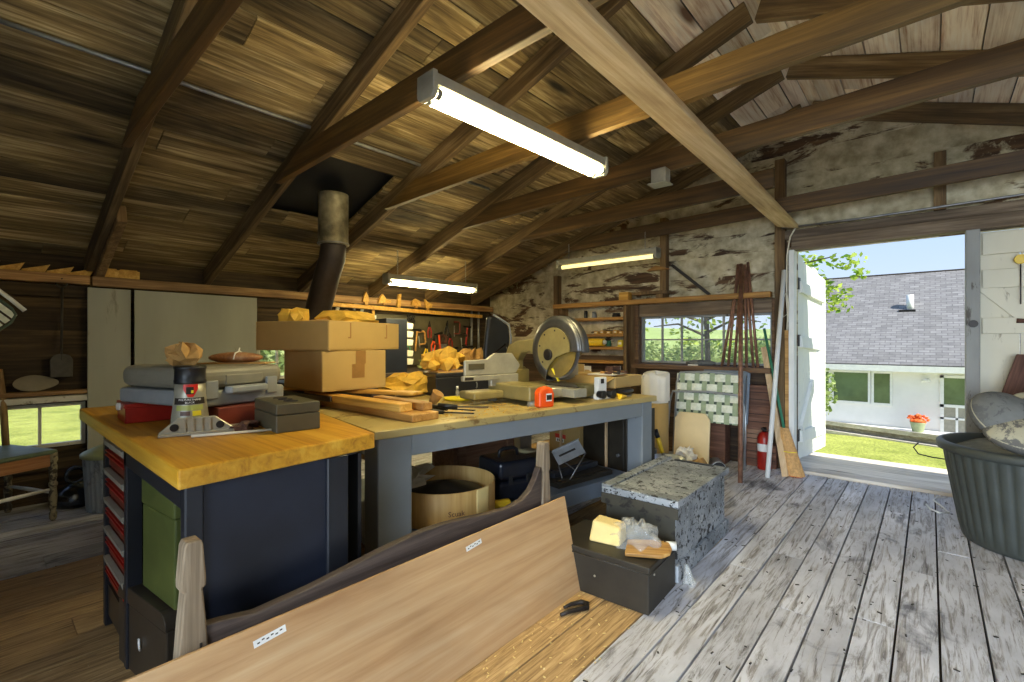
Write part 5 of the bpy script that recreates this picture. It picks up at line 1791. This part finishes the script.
# chair with turned legs before the low window
t = thing('wooden_chair', 'old wooden chair with turned legs and a green seat by the low window', 'chair', (-4.42, .377, 0), math.radians(24))
def turned(x, y, h, lean=(0, 0)):
    m = MB()
    prof = [(.012, 0), (.02, .015), (.021, .05), (.015, .06), (.019, .09), (.023, .16), (.018, .22), (.024, .235), (.024, .25), (.016, .262), (.021, .29), (.022, .36), (.017, .385), (.025, .40), (.025, h)]
    m.M = tr(x, y, 0) @ Matrix.Shear('XY', 4, lean)
    m.lathe(prof, n=16)
    return m.build('leg', 'turned', t)
turned(0, 0, .46); turned(0, -.42, .46); turned(-.47, 0, .44); turned(-.47, -.42, .44)
m = MB()
for a, b in (((-.0, -.02, .21), (-.0, -.40, .21)), ((-.02, 0, .185), (-.45, 0, .185)), ((-.02, -.42, .185), (-.45, -.42, .185))):
    mm = MB(); mm.tube([a, tuple((p + q) / 2 for p, q in zip(a, b)), b], [.009, .013, .009], 10); mm.build('stretcher', 'white', t)
m = MB(); m.box(-.012, .012, -.40, -.02, .365, .445); m.build('apron', 'orange_wood', t, bevel=.004)
m = MB(); m.prism([(.025, .015), (-.49, .02), (-.49, -.44), (.025, -.435)], .447, .475, 'Z'); m.build('seat', 'seat_green', t, bevel=.010, seg=3)
for y in (-.01, -.41):
    m = MB(); m.tube([(-.47, y, .44), (-.50, y, .75), (-.55, y, 1.0)], .02, 10); m.build('back_post', 'stud', t)
m = MB(); m.box(-.535, -.515, -.39, -.03, .80, .94); m.build('back_rail', 'stud', t, rot=(0, 0, 0), bevel=.004)
t = thing('kettle', 'round dark metal kettle with a ring handle on the floor under the low window', 'kettle', (-4.72, .525, 0))
m = MB(); m.lathe([(.0, 0), (.11, 0), (.125, .03), (.122, .07), (.10, .12), (.05, .15), (.04, .155), (.04, .165), (0, .17)], n=36, caps=False); m.build('body', 'kettle', t)
m = MB(); m.tube([(.0, .055 * math.cos(a), .215 + .055 * math.sin(a)) for a in [2 * PI * j / 24 for j in range(24)]], .014, 10, True); m.build('ring_handle', 'kettle', t, rot=(0, 0, .15))
t = thing('trash_can', 'galvanized trash can with a green lid behind the drawers', 'trash can', (-4.46, .70, 0))
m = MB()
m.grid(lambda u, v: ((.15 + .02 * v) * (1 + .018 * math.sin(30 * 2 * PI * u)) * math.cos(2 * PI * u), (.15 + .02 * v) * (1 + .018 * math.sin(30 * 2 * PI * u)) * math.sin(2 * PI * u), .38 * v), 120, 8, True, True)
m.lathe([(0, .003), (.15, .003)], n=40, caps=False); m.build('can', 'galv_can', t)
m = MB(); m.lathe([(.18, .375), (.186, .38), (.186, .40), (.175, .41), (.10, .445), (.0, .455)], n=40, caps=False); m.build('lid', 'lid_green', t)
for a in (3.4, .3):
    m = MB(); m.tube([(.17 * math.cos(a + d), .17 * math.sin(a + d), .30 - q) if e == 0 else (.20 * math.cos(a + d), .20 * math.sin(a + d), .30 - q) for d, e, q in ((-.2, 0, 0), (-.2, 1, .01), (-.1, 1, .05), (.1, 1, .05), (.2, 1, .01), (.2, 0, 0))], .007, 6); m.build('handle', 'iron', t)
t = thing('webbed_seat', 'white and green striped seat of a lawn chair hung from the roof', 'lawn chair seat', (-4.15, .215, 1.355))
t.rotation_euler = Matrix(((0, 1, 0), (.707, 0, -.707), (-.707, 0, -.707))).to_euler()
m = MB(); m.tube([(-.5, 0, 0), (-.06, 0, 0), (-.02, 0, .015), (0, 0, .06), (0, 0, .30), (-.5, 0, .30)], .008, 8); m.build('frame', 'web_dark', t)
for i in range(7):
    m = MB(); m.box(-.49, -.012, -.004, .004, .012 + i * .042, .012 + i * .042 + .030); m.build('strap', 'web', t)
m = MB(); m.tube([(-.01, .02, -.03), (-.10, .02, -.035), (-.5, .02, -.03)], .012, 8); m.build('lower_rail', 'white', t)
m = MB(); m.cyl((-4.15, .02, 1.45), (-4.15, .02, 2.10), .003, n=6); o = m.build('hanging_wire', 'iron', None); tag(o, 'wire that holds the striped seat under the roof', 'wire')

# stove pipe and its opening
t = thing('stove_pipe', 'dark stove pipe with a shiny steel top section going up through the roof', 'stove pipe', (-3.50, 1.88, 0))
m = MB(); m.tube([(-.27, -.02, .90), (-.27, -.02, 1.10), (-.245, -.015, 1.40), (-.09, -.005, 1.72), (-.02, 0, 1.84), (0, 0, 1.93), (0, 0, 1.96)], [.098, .098, .098, .098, .098, .096, .096], 24); m.build('black_pipe', 'stove_pipe', t)
m = MB(); m.lathe([(.112, 1.945), (.115, 1.95), (.115, 1.965), (.112, 1.97), (.112, 2.30), (.112, 2.34)], n=32); m.build('steel_section', 'flue', t)
m = MB(); m.tube([(.114 * math.cos(a), .114 * math.sin(a), 1.955) for a in [2 * PI * j / 28 for j in range(28)]], .006, 6, True); m.build('collar', 'steel', t)
t = thing('stove', 'black box stove under the pipe behind the workbench', 'stove', (-3.77, 1.86, 0))
m = MB(); m.box(-.28, .28, -.22, .22, .14, .84); m.build('body', 'black_metal', t, bevel=.02)
m = MB(); m.box(-.31, .31, -.25, .25, .842, .875); m.lathe([(.10, .875), (.10, .9)], n=24); m.build('top_plate', 'black_metal', t, bevel=.006)
for x in (-.23, .19):
    for y in (-.18, .14):
        m = MB(); m.box(x, x + .04, y, y + .04, 0, .139); m.build('leg', 'black_metal', t)

# wall bench under the tools
t = thing('wall_bench', 'dark bench along the left wall under the hanging tools', 'bench', (-4.9, 2.62, 0))
m = MB(); m.box(0, .62, 0, 2.4, .82, .86); m.build('bench_top', 'dark_rail', t, bevel=.004)
for x in (.02, .54):
    for y in (.02, 2.3):
        m = MB(); m.box(x, x + .07, y, y + .07, 0, .819); m.build('leg', 'stud', t)
m = MB(); m.box(.53, .56, .09, 2.3, .68, .819); m.build('apron', 'stud', t)
t = thing('parts_cabinet', 'tall black steel cabinet with small white bins on its side behind the cartons', 'cabinet', (-4.33, 2.92, .861), -.12)
m = MB(); m.box(-.30, 0, 0, .25, 0, .58); m.build('body', 'navy_panel', t, bevel=.004)
for i in range(5):
    m = MB()
    z = .08 + i * .09 + (.03 if i > 1 else 0)
    m.hexa([(-.13, .252, z), (0, .252, z), (0, .32, z), (-.13, .32, z), (-.13, .252, z + .07), (0, .252, z + .07), (0, .33, z + .06), (-.13, .33, z + .06)])
    m.build('bin', 'paper_white', t, bevel=.004, seg=1)
m = MB(); m.box(-4.945, -4.93, 2.75, 4.75, .90, 1.52); o = m.build('tool_board', 'olive_box', None); tag(o, 'greenish brown board behind the tools on the left wall', 'board')
m = MB(); m.box(-.02, .02, 0, 2.35, 0, .045); o = m.build('tool_rail', 'yellow_wood', None, bevel=.003, loc=(-4.85, 2.52, 1.575)); o.rotation_euler = (-.02, 0, 0); tag(o, 'yellow wooden rail along the left wall that the tools hang from', 'rail')


def hang(name, label, cat, y, z, parts, group='tools hanging on the left wall', turn=0):
    t = thing(name, label, cat, ((-4.83 if z > 1.6 else -4.90), y, z), 0, group)
    t.rotation_euler = (turn, 0, 0)
    for nm, m, mt in parts:
        m.build(nm, mt, t, bevel=.002, seg=1)
    return t


def P_(pts, x0, x1):
    return MB().prism(pts, x0, x1, 'X')


def hammer_p(hm='yellow_board'):
    return [('shaft', MB().cyl((.02, 0, 0), (.02, 0, -.27), .012, .014, 10), hm), ('head', P_([(-.065, -.015), (.04, -.018), (.06, -.012), (.06, .012), (.04, .018), (-.02, .012), (-.065, .004)], .005, .036), 'iron')]


def pliers_p(mt):
    return [('jaws', P_([(-.018, 0), (0, .06), (.018, 0), (.012, -.03), (-.012, -.03)], .01, .024), 'iron'), ('handle', MB().tube([(.018, .008, -.02), (.018, .03, -.08), (.018, .022, -.16)], .009, 8), mt), ('handle', MB().tube([(.018, -.008, -.02), (.018, -.03, -.08), (.018, -.022, -.16)], .009, 8), mt)]


def saw_p(mt):
    return [('grip', P_([(-.05, 0), (.05, .005), (.07, .06), (.06, .11), (.0, .135), (-.05, .12), (-.065, .05), (-.04, .04), (-.03, .09), (.01, .10), (.035, .075), (.03, .035), (-.02, .03)], .01, .03), mt), ('blade', P_([(-.055, 0), (.06, 0), (.02, -.42), (-.01, -.42)], .017, .021), 'steel')]


def clamp_p(mt):
    return [('frame', MB().tube([(.02, -.05, .08), (.02, .04, .08), (.02, .055, .06), (.02, .055, -.06), (.02, .04, -.08), (.02, -.05, -.08)], .012, 8), mt), ('screw', MB().cyl((.02, -.045, -.12), (.02, -.045, .03), .008, n=8), 'steel')]


def square_p():
    return [('stock', P_([(-.08, 0), (.08, 0), (.08, .035), (-.08, .035)], .005, .03), 'yellow_wood'), ('arm', P_([(-.08, .035), (-.045, .035), (-.045, .10), (-.08, .12)], .01, .02), 'yellow_wood')]


def chain_p():
    out = []
    m = MB()
    rr = random.Random(5)
    for q in range(26):
        a, r = rr.uniform(0, 6.28), rr.uniform(0, .08)
        c = (.03 + rr.uniform(-.01, .02), r * math.cos(a), -.08 + r * math.sin(a) * 1.2)
        m.tube([(c[0], c[1] + .018 * math.cos(b), c[2] + .014 * math.sin(b)) for b in [2 * PI * j / 8 for j in range(8)]], .006, 5, True)
    return [('links', m, 'iron')]


hang('handsaw', 'handsaw with a pale handle, first along the rail past the stove pipe', 'handsaw', 2.62, 1.50, saw_p('offwhite'))
hang('handsaw', 'handsaw with a grey handle, second along the rail past the stove pipe', 'handsaw', 2.92, 1.50, saw_p('grey_plastic'))
hang('scraper', 'white rectangular scraper hanging on the rail between saws and cartons', 'scraper', 3.12, 1.45, [('blade', P_([(-.04, -.17), (.04, -.17), (.04, .05), (-.04, .05)], .01, .016), 'white'), ('handle', P_([(-.015, .05), (.015, .05), (.015, .11), (-.015, .11)], .005, .022), 'yellow_wood')])
hang('chain', 'coil of chain hanging on the rail above the black parts cabinet', 'chain', 3.62, 1.55, chain_p())
for i, (y, z) in enumerate(((2.98, 1.64), (3.22, 1.65), (3.42, 1.63), (3.68, 1.64), (3.86, 1.62))):
    sh = [[(-.05, 0), (.03, 0), (.02, .07), (-.01, .12), (-.04, .05)], [(-.09, -.01), (.08, .0), (.085, .03), (.02, .04), (-.03, .10), (-.07, .05)], [(-.03, -.02), (.02, -.02), (.03, .14), (-.01, .13)],
          [(-.08, 0), (.07, -.01), (.05, .06), (-.02, .085), (-.07, .05)], [(-.04, 0), (.05, .0), (.07, .05), (.0, .07), (-.05, .11)]][i]
    hang('wood_bracket', ['yellow wooden bracket on the rail, nearest the stove pipe', 'second yellow wooden bracket on the rail', 'third yellow wooden bracket on the rail', 'fourth yellow wooden bracket, over the chain', 'fifth yellow wooden bracket, past the chain'][i], 'bracket', y, z,
         [('bracket', P_(sh, .005, .035), 'yellow_wood'), ('cleat', P_([(-.02, -.03), (.02, -.03), (.02, .0), (-.02, .0)], .008, .03), 'yellow_board')], 'yellow wooden brackets on the tool rail')
for i, (y, z, pp, nm, lb) in enumerate((
        (3.75, 1.34, hammer_p(), 'hammer', 'hammer with a wooden handle above the white bins'),
        (3.95, 1.40, pliers_p('red'), 'pliers', 'red handled pliers, highest of the pliers'),
        (4.10, 1.30, hammer_p('orange'), 'hammer', 'hammer with an orange handle'),
        (4.25, 1.42, pliers_p('black'), 'pliers', 'black handled pliers near the end of the board'),
        (4.42, 1.38, clamp_p('red_dull'), 'clamp', 'red screw clamp, highest of the clamps'),
        (4.55, 1.22, clamp_p('iron'), 'clamp', 'dark iron screw clamp under the red one'),
        (3.90, 1.12, pliers_p('yellow'), 'pliers', 'yellow handled pliers over the bench'),
        (4.05, 1.08, clamp_p('red_dull'), 'clamp', 'red screw clamp low on the board'),
        (4.38, 1.10, hammer_p('yellow'), 'hammer', 'hammer with a yellow handle beside the clamps'),
        (4.62, 1.40, hammer_p('red'), 'hammer', 'hammer with a red handle nearest the upright pipes'),
        (4.18, 1.16, saw_p('brown_board'), 'handsaw', 'short saw with a brown wooden grip among the clamps'),
        (3.82, 1.24, clamp_p('yellow_board'), 'clamp', 'tan screw clamp beside the white bins'),
        (4.02, 1.22, pliers_p('orange'), 'pliers', 'orange handled pliers in the middle of the board'),
        (4.66, 1.12, hammer_p('yellow_board'), 'hammer', 'hammer with a pale wooden handle low by the pipes'),
        (4.30, 1.26, pliers_p('red'), 'pliers', 'red handled pliers below the black handled ones'),
        (3.62, 1.18, pliers_p('green'), 'pliers', 'green handled pliers beside the white bins'))):
    hang(nm, lb, nm, y, z, pp, 'tools on the left wall board', (i % 3 - 1) * .12)
for i, (y, r, mt, lb) in enumerate(((3.95, (.14, .16, .09), 'paper_yellow', 'crumpled yellow paper on the wall bench below the clamps'), (4.35, (.12, .15, .11), 'paper_brown', 'crumpled brown paper on the wall bench near the corner'), (3.62, (.10, .09, .06), 'green_metal', 'crumpled green cloth on the wall bench beside the parts cabinet'))):
    o = crumple(100 + i, r, amp=.5).build('packing_paper', mt, None, loc=(-4.5, y, .861 + r[2])); tag(o, lb, 'packing paper')
for i, y in enumerate((4.72, 4.86)):
    m = MB(); m.cyl((-4.90, y, .861), (-4.90, y, 1.66), .018, n=10); o = m.build('pipe', 'steel', None); tag(o, ['grey upright pipe at the end of the tool board', 'grey upright pipe nearest the wall corner'][i], 'pipe')


# ================================================================== outside
m = MB()
def gz(x, y):
    z = -.42 - .02 * math.sin(x * .6) * math.sin(y * .5)
    if y > 10:
        z -= 1.5 * min(1, (y - 10) / 10.0)
    if x < -5.5:
        z -= .02 * min(30, (-5.5 - x))
    return z
m.grid(lambda u, v: (-60 + 100 * u, -25 + 85 * v, gz(-60 + 100 * u, -25 + 85 * v)), 101, 86)
o = struct(m.build('ground', 'grass'))

hz = Matrix.Translation((0, 21, 0))
m = MB()
zz = -2.1
while zz < .16:
    m.hexa([(-4.6, 21 - .012, zz), (6, 21 - .012, zz), (6, 21.1, zz), (-4.6, 21.1, zz), (-4.6, 21, zz + .115), (6, 21, zz + .115), (6, 21.1, zz + .115), (-4.6, 21.1, zz + .115)])
    zz += .115
m.box(-4.6, 6, 21.1, 29, -2.1, .2)
t = thing('house', 'white clapboard house with a grey shingle roof beyond the doorway', 'house', (0, 0, 0))
m.build('wall', 'clapboard', t)
m = MB(); m.hexa([(-4.75, 20.62, .30), (6.3, 20.62, .30), (6.3, 25.0, 3.83), (-4.75, 25.0, 3.83), (-4.75, 20.62, .36), (6.3, 20.62, .36), (6.3, 25.0, 3.90), (-4.75, 25.0, 3.90)])
rf = MB()
Lr = math.hypot(4.38, 3.53)
rf.box(-4.75, 6.3, 0, Lr, 0, .06)
ro = rf.build('roof', 'shingles', t); ro.location = (0, 20.62, .36); ro.rotation_euler = (math.atan2(3.53, 4.38), 0, 0)
rf = MB(); rf.box(-4.75, 6.3, 0, Lr, 0, .06)
ro = rf.build('roof', 'shingles', t); ro.location = (0, 29.38, .36); ro.rotation_euler = (math.atan2(3.53, -4.38), 0, 0)
m = MB(); m.box(-4.75, 6.3, 24.9, 25.1, 3.87, 3.95); m.build('ridge_cap', 'dark_rail', t)
m = MB(); m.box(-4.75, 6.3, 20.56, 20.66, .17, .37); m.box(-4.75, 6.3, 20.62, 21.0, .17, .2); m.build('fascia', 'white', t)
for x0, x1 in ((-3.75, -2.81), (-2.66, -1.65), (-1.48, -1.04)):
    m = MB(); z0, z1 = -.96, .07
    m.box(x0 - .07, x1 + .07, 20.94, 21.0, z0 - .08, z0); m.box(x0 - .07, x1 + .07, 20.94, 21.0, z1, z1 + .07)
    m.box(x0 - .07, x0, 20.94, 21.0, z0, z1); m.box(x1, x1 + .07, 20.94, 21.0, z0, z1)
    wn = m.build('window', 'white', t)
    m = MB(); m.box(x0, x1, 20.965, 20.985, z0, z1); m.build('glass', 'house_glass', wn)
m = MB()
for a in ((.25, .34, -1.95, .08), (1.15, 1.24, -1.95, .08), (.25, 1.24, 0, .08), (.25, 1.24, -.95, -.86), (.25, 1.24, -1.95, -1.75), (.62, .68, -1.75, -.95), (.25, 1.24, -1.34, -1.28)):
    m.box(a[0], a[1], 20.93, 21.0, a[2], a[3])
dr = m.build('door', 'white', t)
m = MB(); m.box(.34, 1.15, 20.96, 20.98, -.86, 0); m.build('glass', 'house_glass', dr)
m = MB(); m.box(.34, 1.15, 20.965, 20.985, -1.75, -.95); m.build('screen', 'light_housing', dr)
t = thing('wall_lamp', 'small white lamp on the house wall beside its door', 'lamp', (-.10, 20.93, -.03))
m = MB(); m.lathe([(.0, 0), (.09, -.02), (.12, -.10), (.10, -.12), (0, -.12)], n=16, caps=False); m.build('shade', 'white', t)
m = MB(); m.box(-.05, .05, .0, .06, -.02, .06); m.build('bracket', 'white', t)
t = thing('vent_pipe', 'white vent pipe with a dark flashing on the grey roof', 'vent pipe', (-.557, 23.1, 2.30))
m = MB(); m.cyl((0, 0, -.02), (0, 0, .62), .11, n=16); m.build('pipe', 'white', t)
m = MB(); m.box(-.32, .16, -.2, .1, -.05, .06); m.build('flashing', 'iron', t)
m = MB(); m.box(-4.6, 3, 18.6, 20.95, -1.98, -1.76); o = struct(m.build('trim_90', 'white'))
t = thing('flower_pot', 'green pot of orange flowers standing before the house wall', 'flower pot', (-.30, 20.4, -1.76))
m = MB(); m.lathe([(.14, 0), (.2, .30), (.21, .32), (.18, .32), (.16, .28), (0, .27)], n=20, caps=False); m.build('pot', 'lid_green', t)
rr = random.Random(3)
m = MB()
m.ell((0, 0, .37), (.2, .2, .10), 14, 8)
for q in range(60):
    a, r = rr.uniform(0, 6.28), rr.uniform(0, .30)
    c = Vector((r * math.cos(a), r * math.sin(a), .36 + rr.uniform(-.02, .18) * (1.3 - r * 2)))
    m.ell(tuple(c), (.045, .045, .03), 6, 4)
m.build('flowers', 'flowers', t)
t = thing('timber_edge', 'long weathered timber edging across the grass beyond the doorway', 'timber', (0, 0, 0))
m = MB(); m.bar((-2.6, 10.75, -.36), (1.2, 9.55, -.36), .14, .10); m.build('beam', 'ramp_wood', t)
m = MB(); m.bar((-2.6, 10.66, -.28), (1.2, 9.46, -.28), .04, .07); m.build('rail', 'sill_wood', t)
m = MB(); m.bar((-2.6, 10.70, -.43), (1.2, 9.5, -.43), .26, .06); m.build('lower_board', 'sill_wood', t)


def leaf_cloud(n, c, r, size, seed, shell=.0, flat=1.0):
    rr = random.Random(seed)
    m = MB()
    for _ in range(n):
        while True:
            p = Vector((rr.uniform(-1, 1), rr.uniform(-1, 1), rr.uniform(-1, 1)))
            if shell <= p.length <= 1:
                break
        q = Vector((c[0] + p.x * r[0], c[1] + p.y * r[1], c[2] + p.z * r[2]))
        a = Vector((rr.gauss(0, 1), rr.gauss(0, 1), rr.gauss(0, .6))).normalized()
        b = a.cross(Vector((rr.gauss(0, 1), rr.gauss(0, 1), rr.gauss(0, 1)))).normalized()
        s_ = size * rr.uniform(.6, 1.2)
        m.rnd = (rr.random(), 0, 0)
        m.add([tuple(q - a * s_), tuple(q + b * s_ * .55), tuple(q + a * s_), tuple(q - b * s_ * .55)], [(0, 1, 2, 3)], False)
    return m


def merge(ms):
    o = MB()
    for m in ms:
        b = len(o.v)
        o.v += m.v; o.f += [[i + b for i in f] for f in m.f]; o.r += m.r; o.sm += m.sm; o.mi += m.mi
    return o


t = thing('tree', 'maple tree with spreading leafy branches beyond the window and doorway', 'tree', (-3.85, 11.2, -.6))
m = MB(); m.tube([(0, 0, -.1), (.02, 0, 1.2), (-.03, 0, 2.6), (.05, .1, 4.2)], [.08, .06, .055, .04], 10); m.build('trunk', 'bark', t)
BR = [((.0, 0, 2.3), (1.2, -.3, 2.75), (2.35, -.6, 3.05)), ((.0, 0, 2.6), (1.3, -.6, 3.2), (2.6, -1.1, 3.3)), ((0, 0, 2.2), (-1.0, -.3, 2.6), (-2.0, -.6, 2.3)),
      ((.02, 0, 3.3), (-.6, .5, 4.2), (-1.3, .8, 4.8)), ((.02, 0, 3.3), (.8, .4, 4.3), (1.4, .6, 5.0)), ((0, 0, 2.0), (.7, -.2, 2.3), (1.2, -.3, 2.2)), ((0, 0, 1.9), (-.6, -.2, 2.2), (-1.2, -.2, 2.15))]
for br in BR:
    m = MB(); m.tube(br, [.035, .022, .010], 7); m.build('branch', 'bark', t)
cl = []
for i, (c, r, n) in enumerate((
        ((2.05, -.62, 2.92), (.36, .3, .26), 85), ((2.45, -.75, 2.68), (.34, .3, .2), 80), ((2.75, -1.1, 3.2), (.28, .3, .12), 35), ((2.15, -.8, 3.25), (.25, .3, .14), 32), ((2.6, -.9, 2.42), (.2, .2, .10), 22), ((2.95, -1.1, 2.95), (.15, .2, .08), 12),
        ((1.9, -.5, 3.4), (.35, .3, .2), 40),
        ((-1.7, -.5, 2.25), (.6, .4, .28), 48), ((-.6, -.2, 2.2), (.55, .4, .28), 44), ((.7, -.2, 2.25), (.6, .4, .3), 48), ((-.1, -.1, 2.0), (.5, .4, .25), 32), ((.35, .0, 1.75), (.25, .3, .12), 30), ((-.45, .0, 1.8), (.25, .3, .10), 30),
        ((-1.2, .6, 4.6), (1.1, .9, .8), 420), ((.6, .4, 4.7), (1.1, .9, .8), 420), ((0, .2, 3.6), (1.4, 1.0, .7), 420), ((-1.6, -.3, 3.2), (.9, .7, .6), 220))):
    cl.append(leaf_cloud(int(n * 1.8) if i < 7 else n, c, (r[0] * 1.12, r[1], r[2] * 1.15), .062 if i < 7 else .075, 200 + i))
merge(cl).build('foliage', 'leaf', t)

proto = None
rr = random.Random(11)
hedge = [(-7.4, 15.0), (-6.4, 13.6), (-5.5, 15.0), (-4.8, 13.4), (-4.0, 14.8), (-3.3, 13.6), (-7.9, 17.4), (-6.6, 17.2), (-5.3, 17.4), (-4.1, 17.2), (-8.8, 15.6), (-2.9, 15.4)]
WH = ['near row, first beyond the left of the window', 'near row, second from the left', 'near row, third from the left', 'near row, fourth from the left', 'near row, fifth from the left', 'near row, sixth from the left', 'far row, first from the left', 'far row, second from the left', 'far row, third from the left', 'far row, fourth from the left', 'leftmost of all, half hidden by the window frame', 'near row, closest to the house']
for i, (x, y) in enumerate(hedge):
    k_ = rr.uniform(1.08, 1.26)
    hh = 1.25 - (i > 5) * -.15
    z = gz(x, y)
    lb = 'bushy shrub beyond the end window, ' + WH[i]
    if proto is None:
        proto = thing('shrub', lb, 'shrub', (x, y, z), 0, 'shrubs beyond the end window')
        leaf_cloud(2600, (0, 0, .95), (.95, .9, .95), .075, 301, .5).build('foliage', 'leaf_hedge', proto)
        m = MB()
        for q in range(5):
            a = q * 1.26
            m.tube([(0, 0, 0), (.2 * math.cos(a), .2 * math.sin(a), .6), (.55 * math.cos(a), .55 * math.sin(a), 1.3)], [.03, .022, .008], 6)
        m.build('stems', 'bark', proto)
        proto.scale = (k_, k_, k_)
    else:
        dup(proto, (x, y, z), rr.uniform(0, 6), lb, None, (k_, k_, k_))
m = MB()
m.grid(lambda u, v: (-95 + 95 * u, 48 + 30 * v, -3 + 6.2 * math.sin(PI * min(1, v * 1.2) * .5) + .5 * math.sin(u * 14) * v), 40, 12)
struct(m.build('hill', 'hill'))
for i, (x, y) in enumerate(((-8.3, 2.6), (-8.0, 4.0), (-9.6, 3.4))):
    dup(proto, (x, y, gz(x, y)), 1.3 * i, ['green shrub outside the left wall, close to the small window behind the cartons', 'green shrub outside the left wall, farther along towards the hill', 'green shrub outside the left wall, behind the other two'][i], 'shrubs beyond the left wall', (1.15, 1.15, 1.15))


def scatter(name, label, cat, n, area, size, mat, seed, keep=lambda x, y: True, z=.0018):
    rr = random.Random(seed)
    m = MB()
    while n:
        x, y = rr.uniform(*area[0]), rr.uniform(*area[1])
        if not keep(x, y):
            continue
        n -= 1
        a, l, w_ = rr.uniform(0, 3.14), size * rr.uniform(.5, 1.5), size * rr.uniform(.25, .6)
        ca, sa = math.cos(a), math.sin(a)
        h = rr.uniform(.001, .004)
        q = [(x + ca * u - sa * v, y + sa * u + ca * v) for u, v in ((-l, -w_), (l, -w_ * .6), (l * .8, w_), (-l * .9, w_ * .8))]
        m.rnd = (rr.random(), 0, 0)
        m.hexa([(*p, z) for p in q] + [(*p, z + h) for p in q])
    o = m.build(name, mat, None)
    o['kind'] = 'stuff'
    return tag(o, label, cat)


scatter('wood_chips', 'pale wood chips strewn over the brown boards beside the plywood', 'wood chips', 80, ((-1.25, -.93), (1.2, 1.95)), .0045, 'foam', 5)
scatter('floor_litter', 'dark crumbs and dry leaf bits on the grey floorboards', 'litter', 230, ((-.93, .6), (1.0, 4.8)), .007, 'dark_box', 6)
scatter('sawdust', 'yellow sawdust and chips on the workbench top', 'sawdust', 240, ((-2.3, -1.45), (1.3, 2.6)), .005, 'paper_yellow', 8, lambda x, y: .03 < -.988 * (x + 1.707) + .1545 * (y - 1.112) < .8 and .35 < .1545 * (x + 1.707) + .988 * (y - 1.112) < 1.0, .8305)

t = thing('hand_tool', 'yellow handled tool with a thin rod hanging on the closed door leaf', 'tool', (.50, 5.085, 0))
m = MB(); m.cyl((0, .012, 1.80), (0, -.012, 1.80), .035, n=20); m.build('handle', 'yellow', t, bevel=.004)
m = MB(); m.cyl((0, 0, 1.768), (0, 0, 1.47), .004, n=8); m.build('rod', 'iron', t)
m = MB(); m.cyl((.48, 5.10, 1.35), (.56, 5.095, 1.345), .018, .014, 12); o = m.build('wood_peg', 'brown_board', None); tag(o, 'brown wooden peg fixed across the closed door leaf', 'peg')
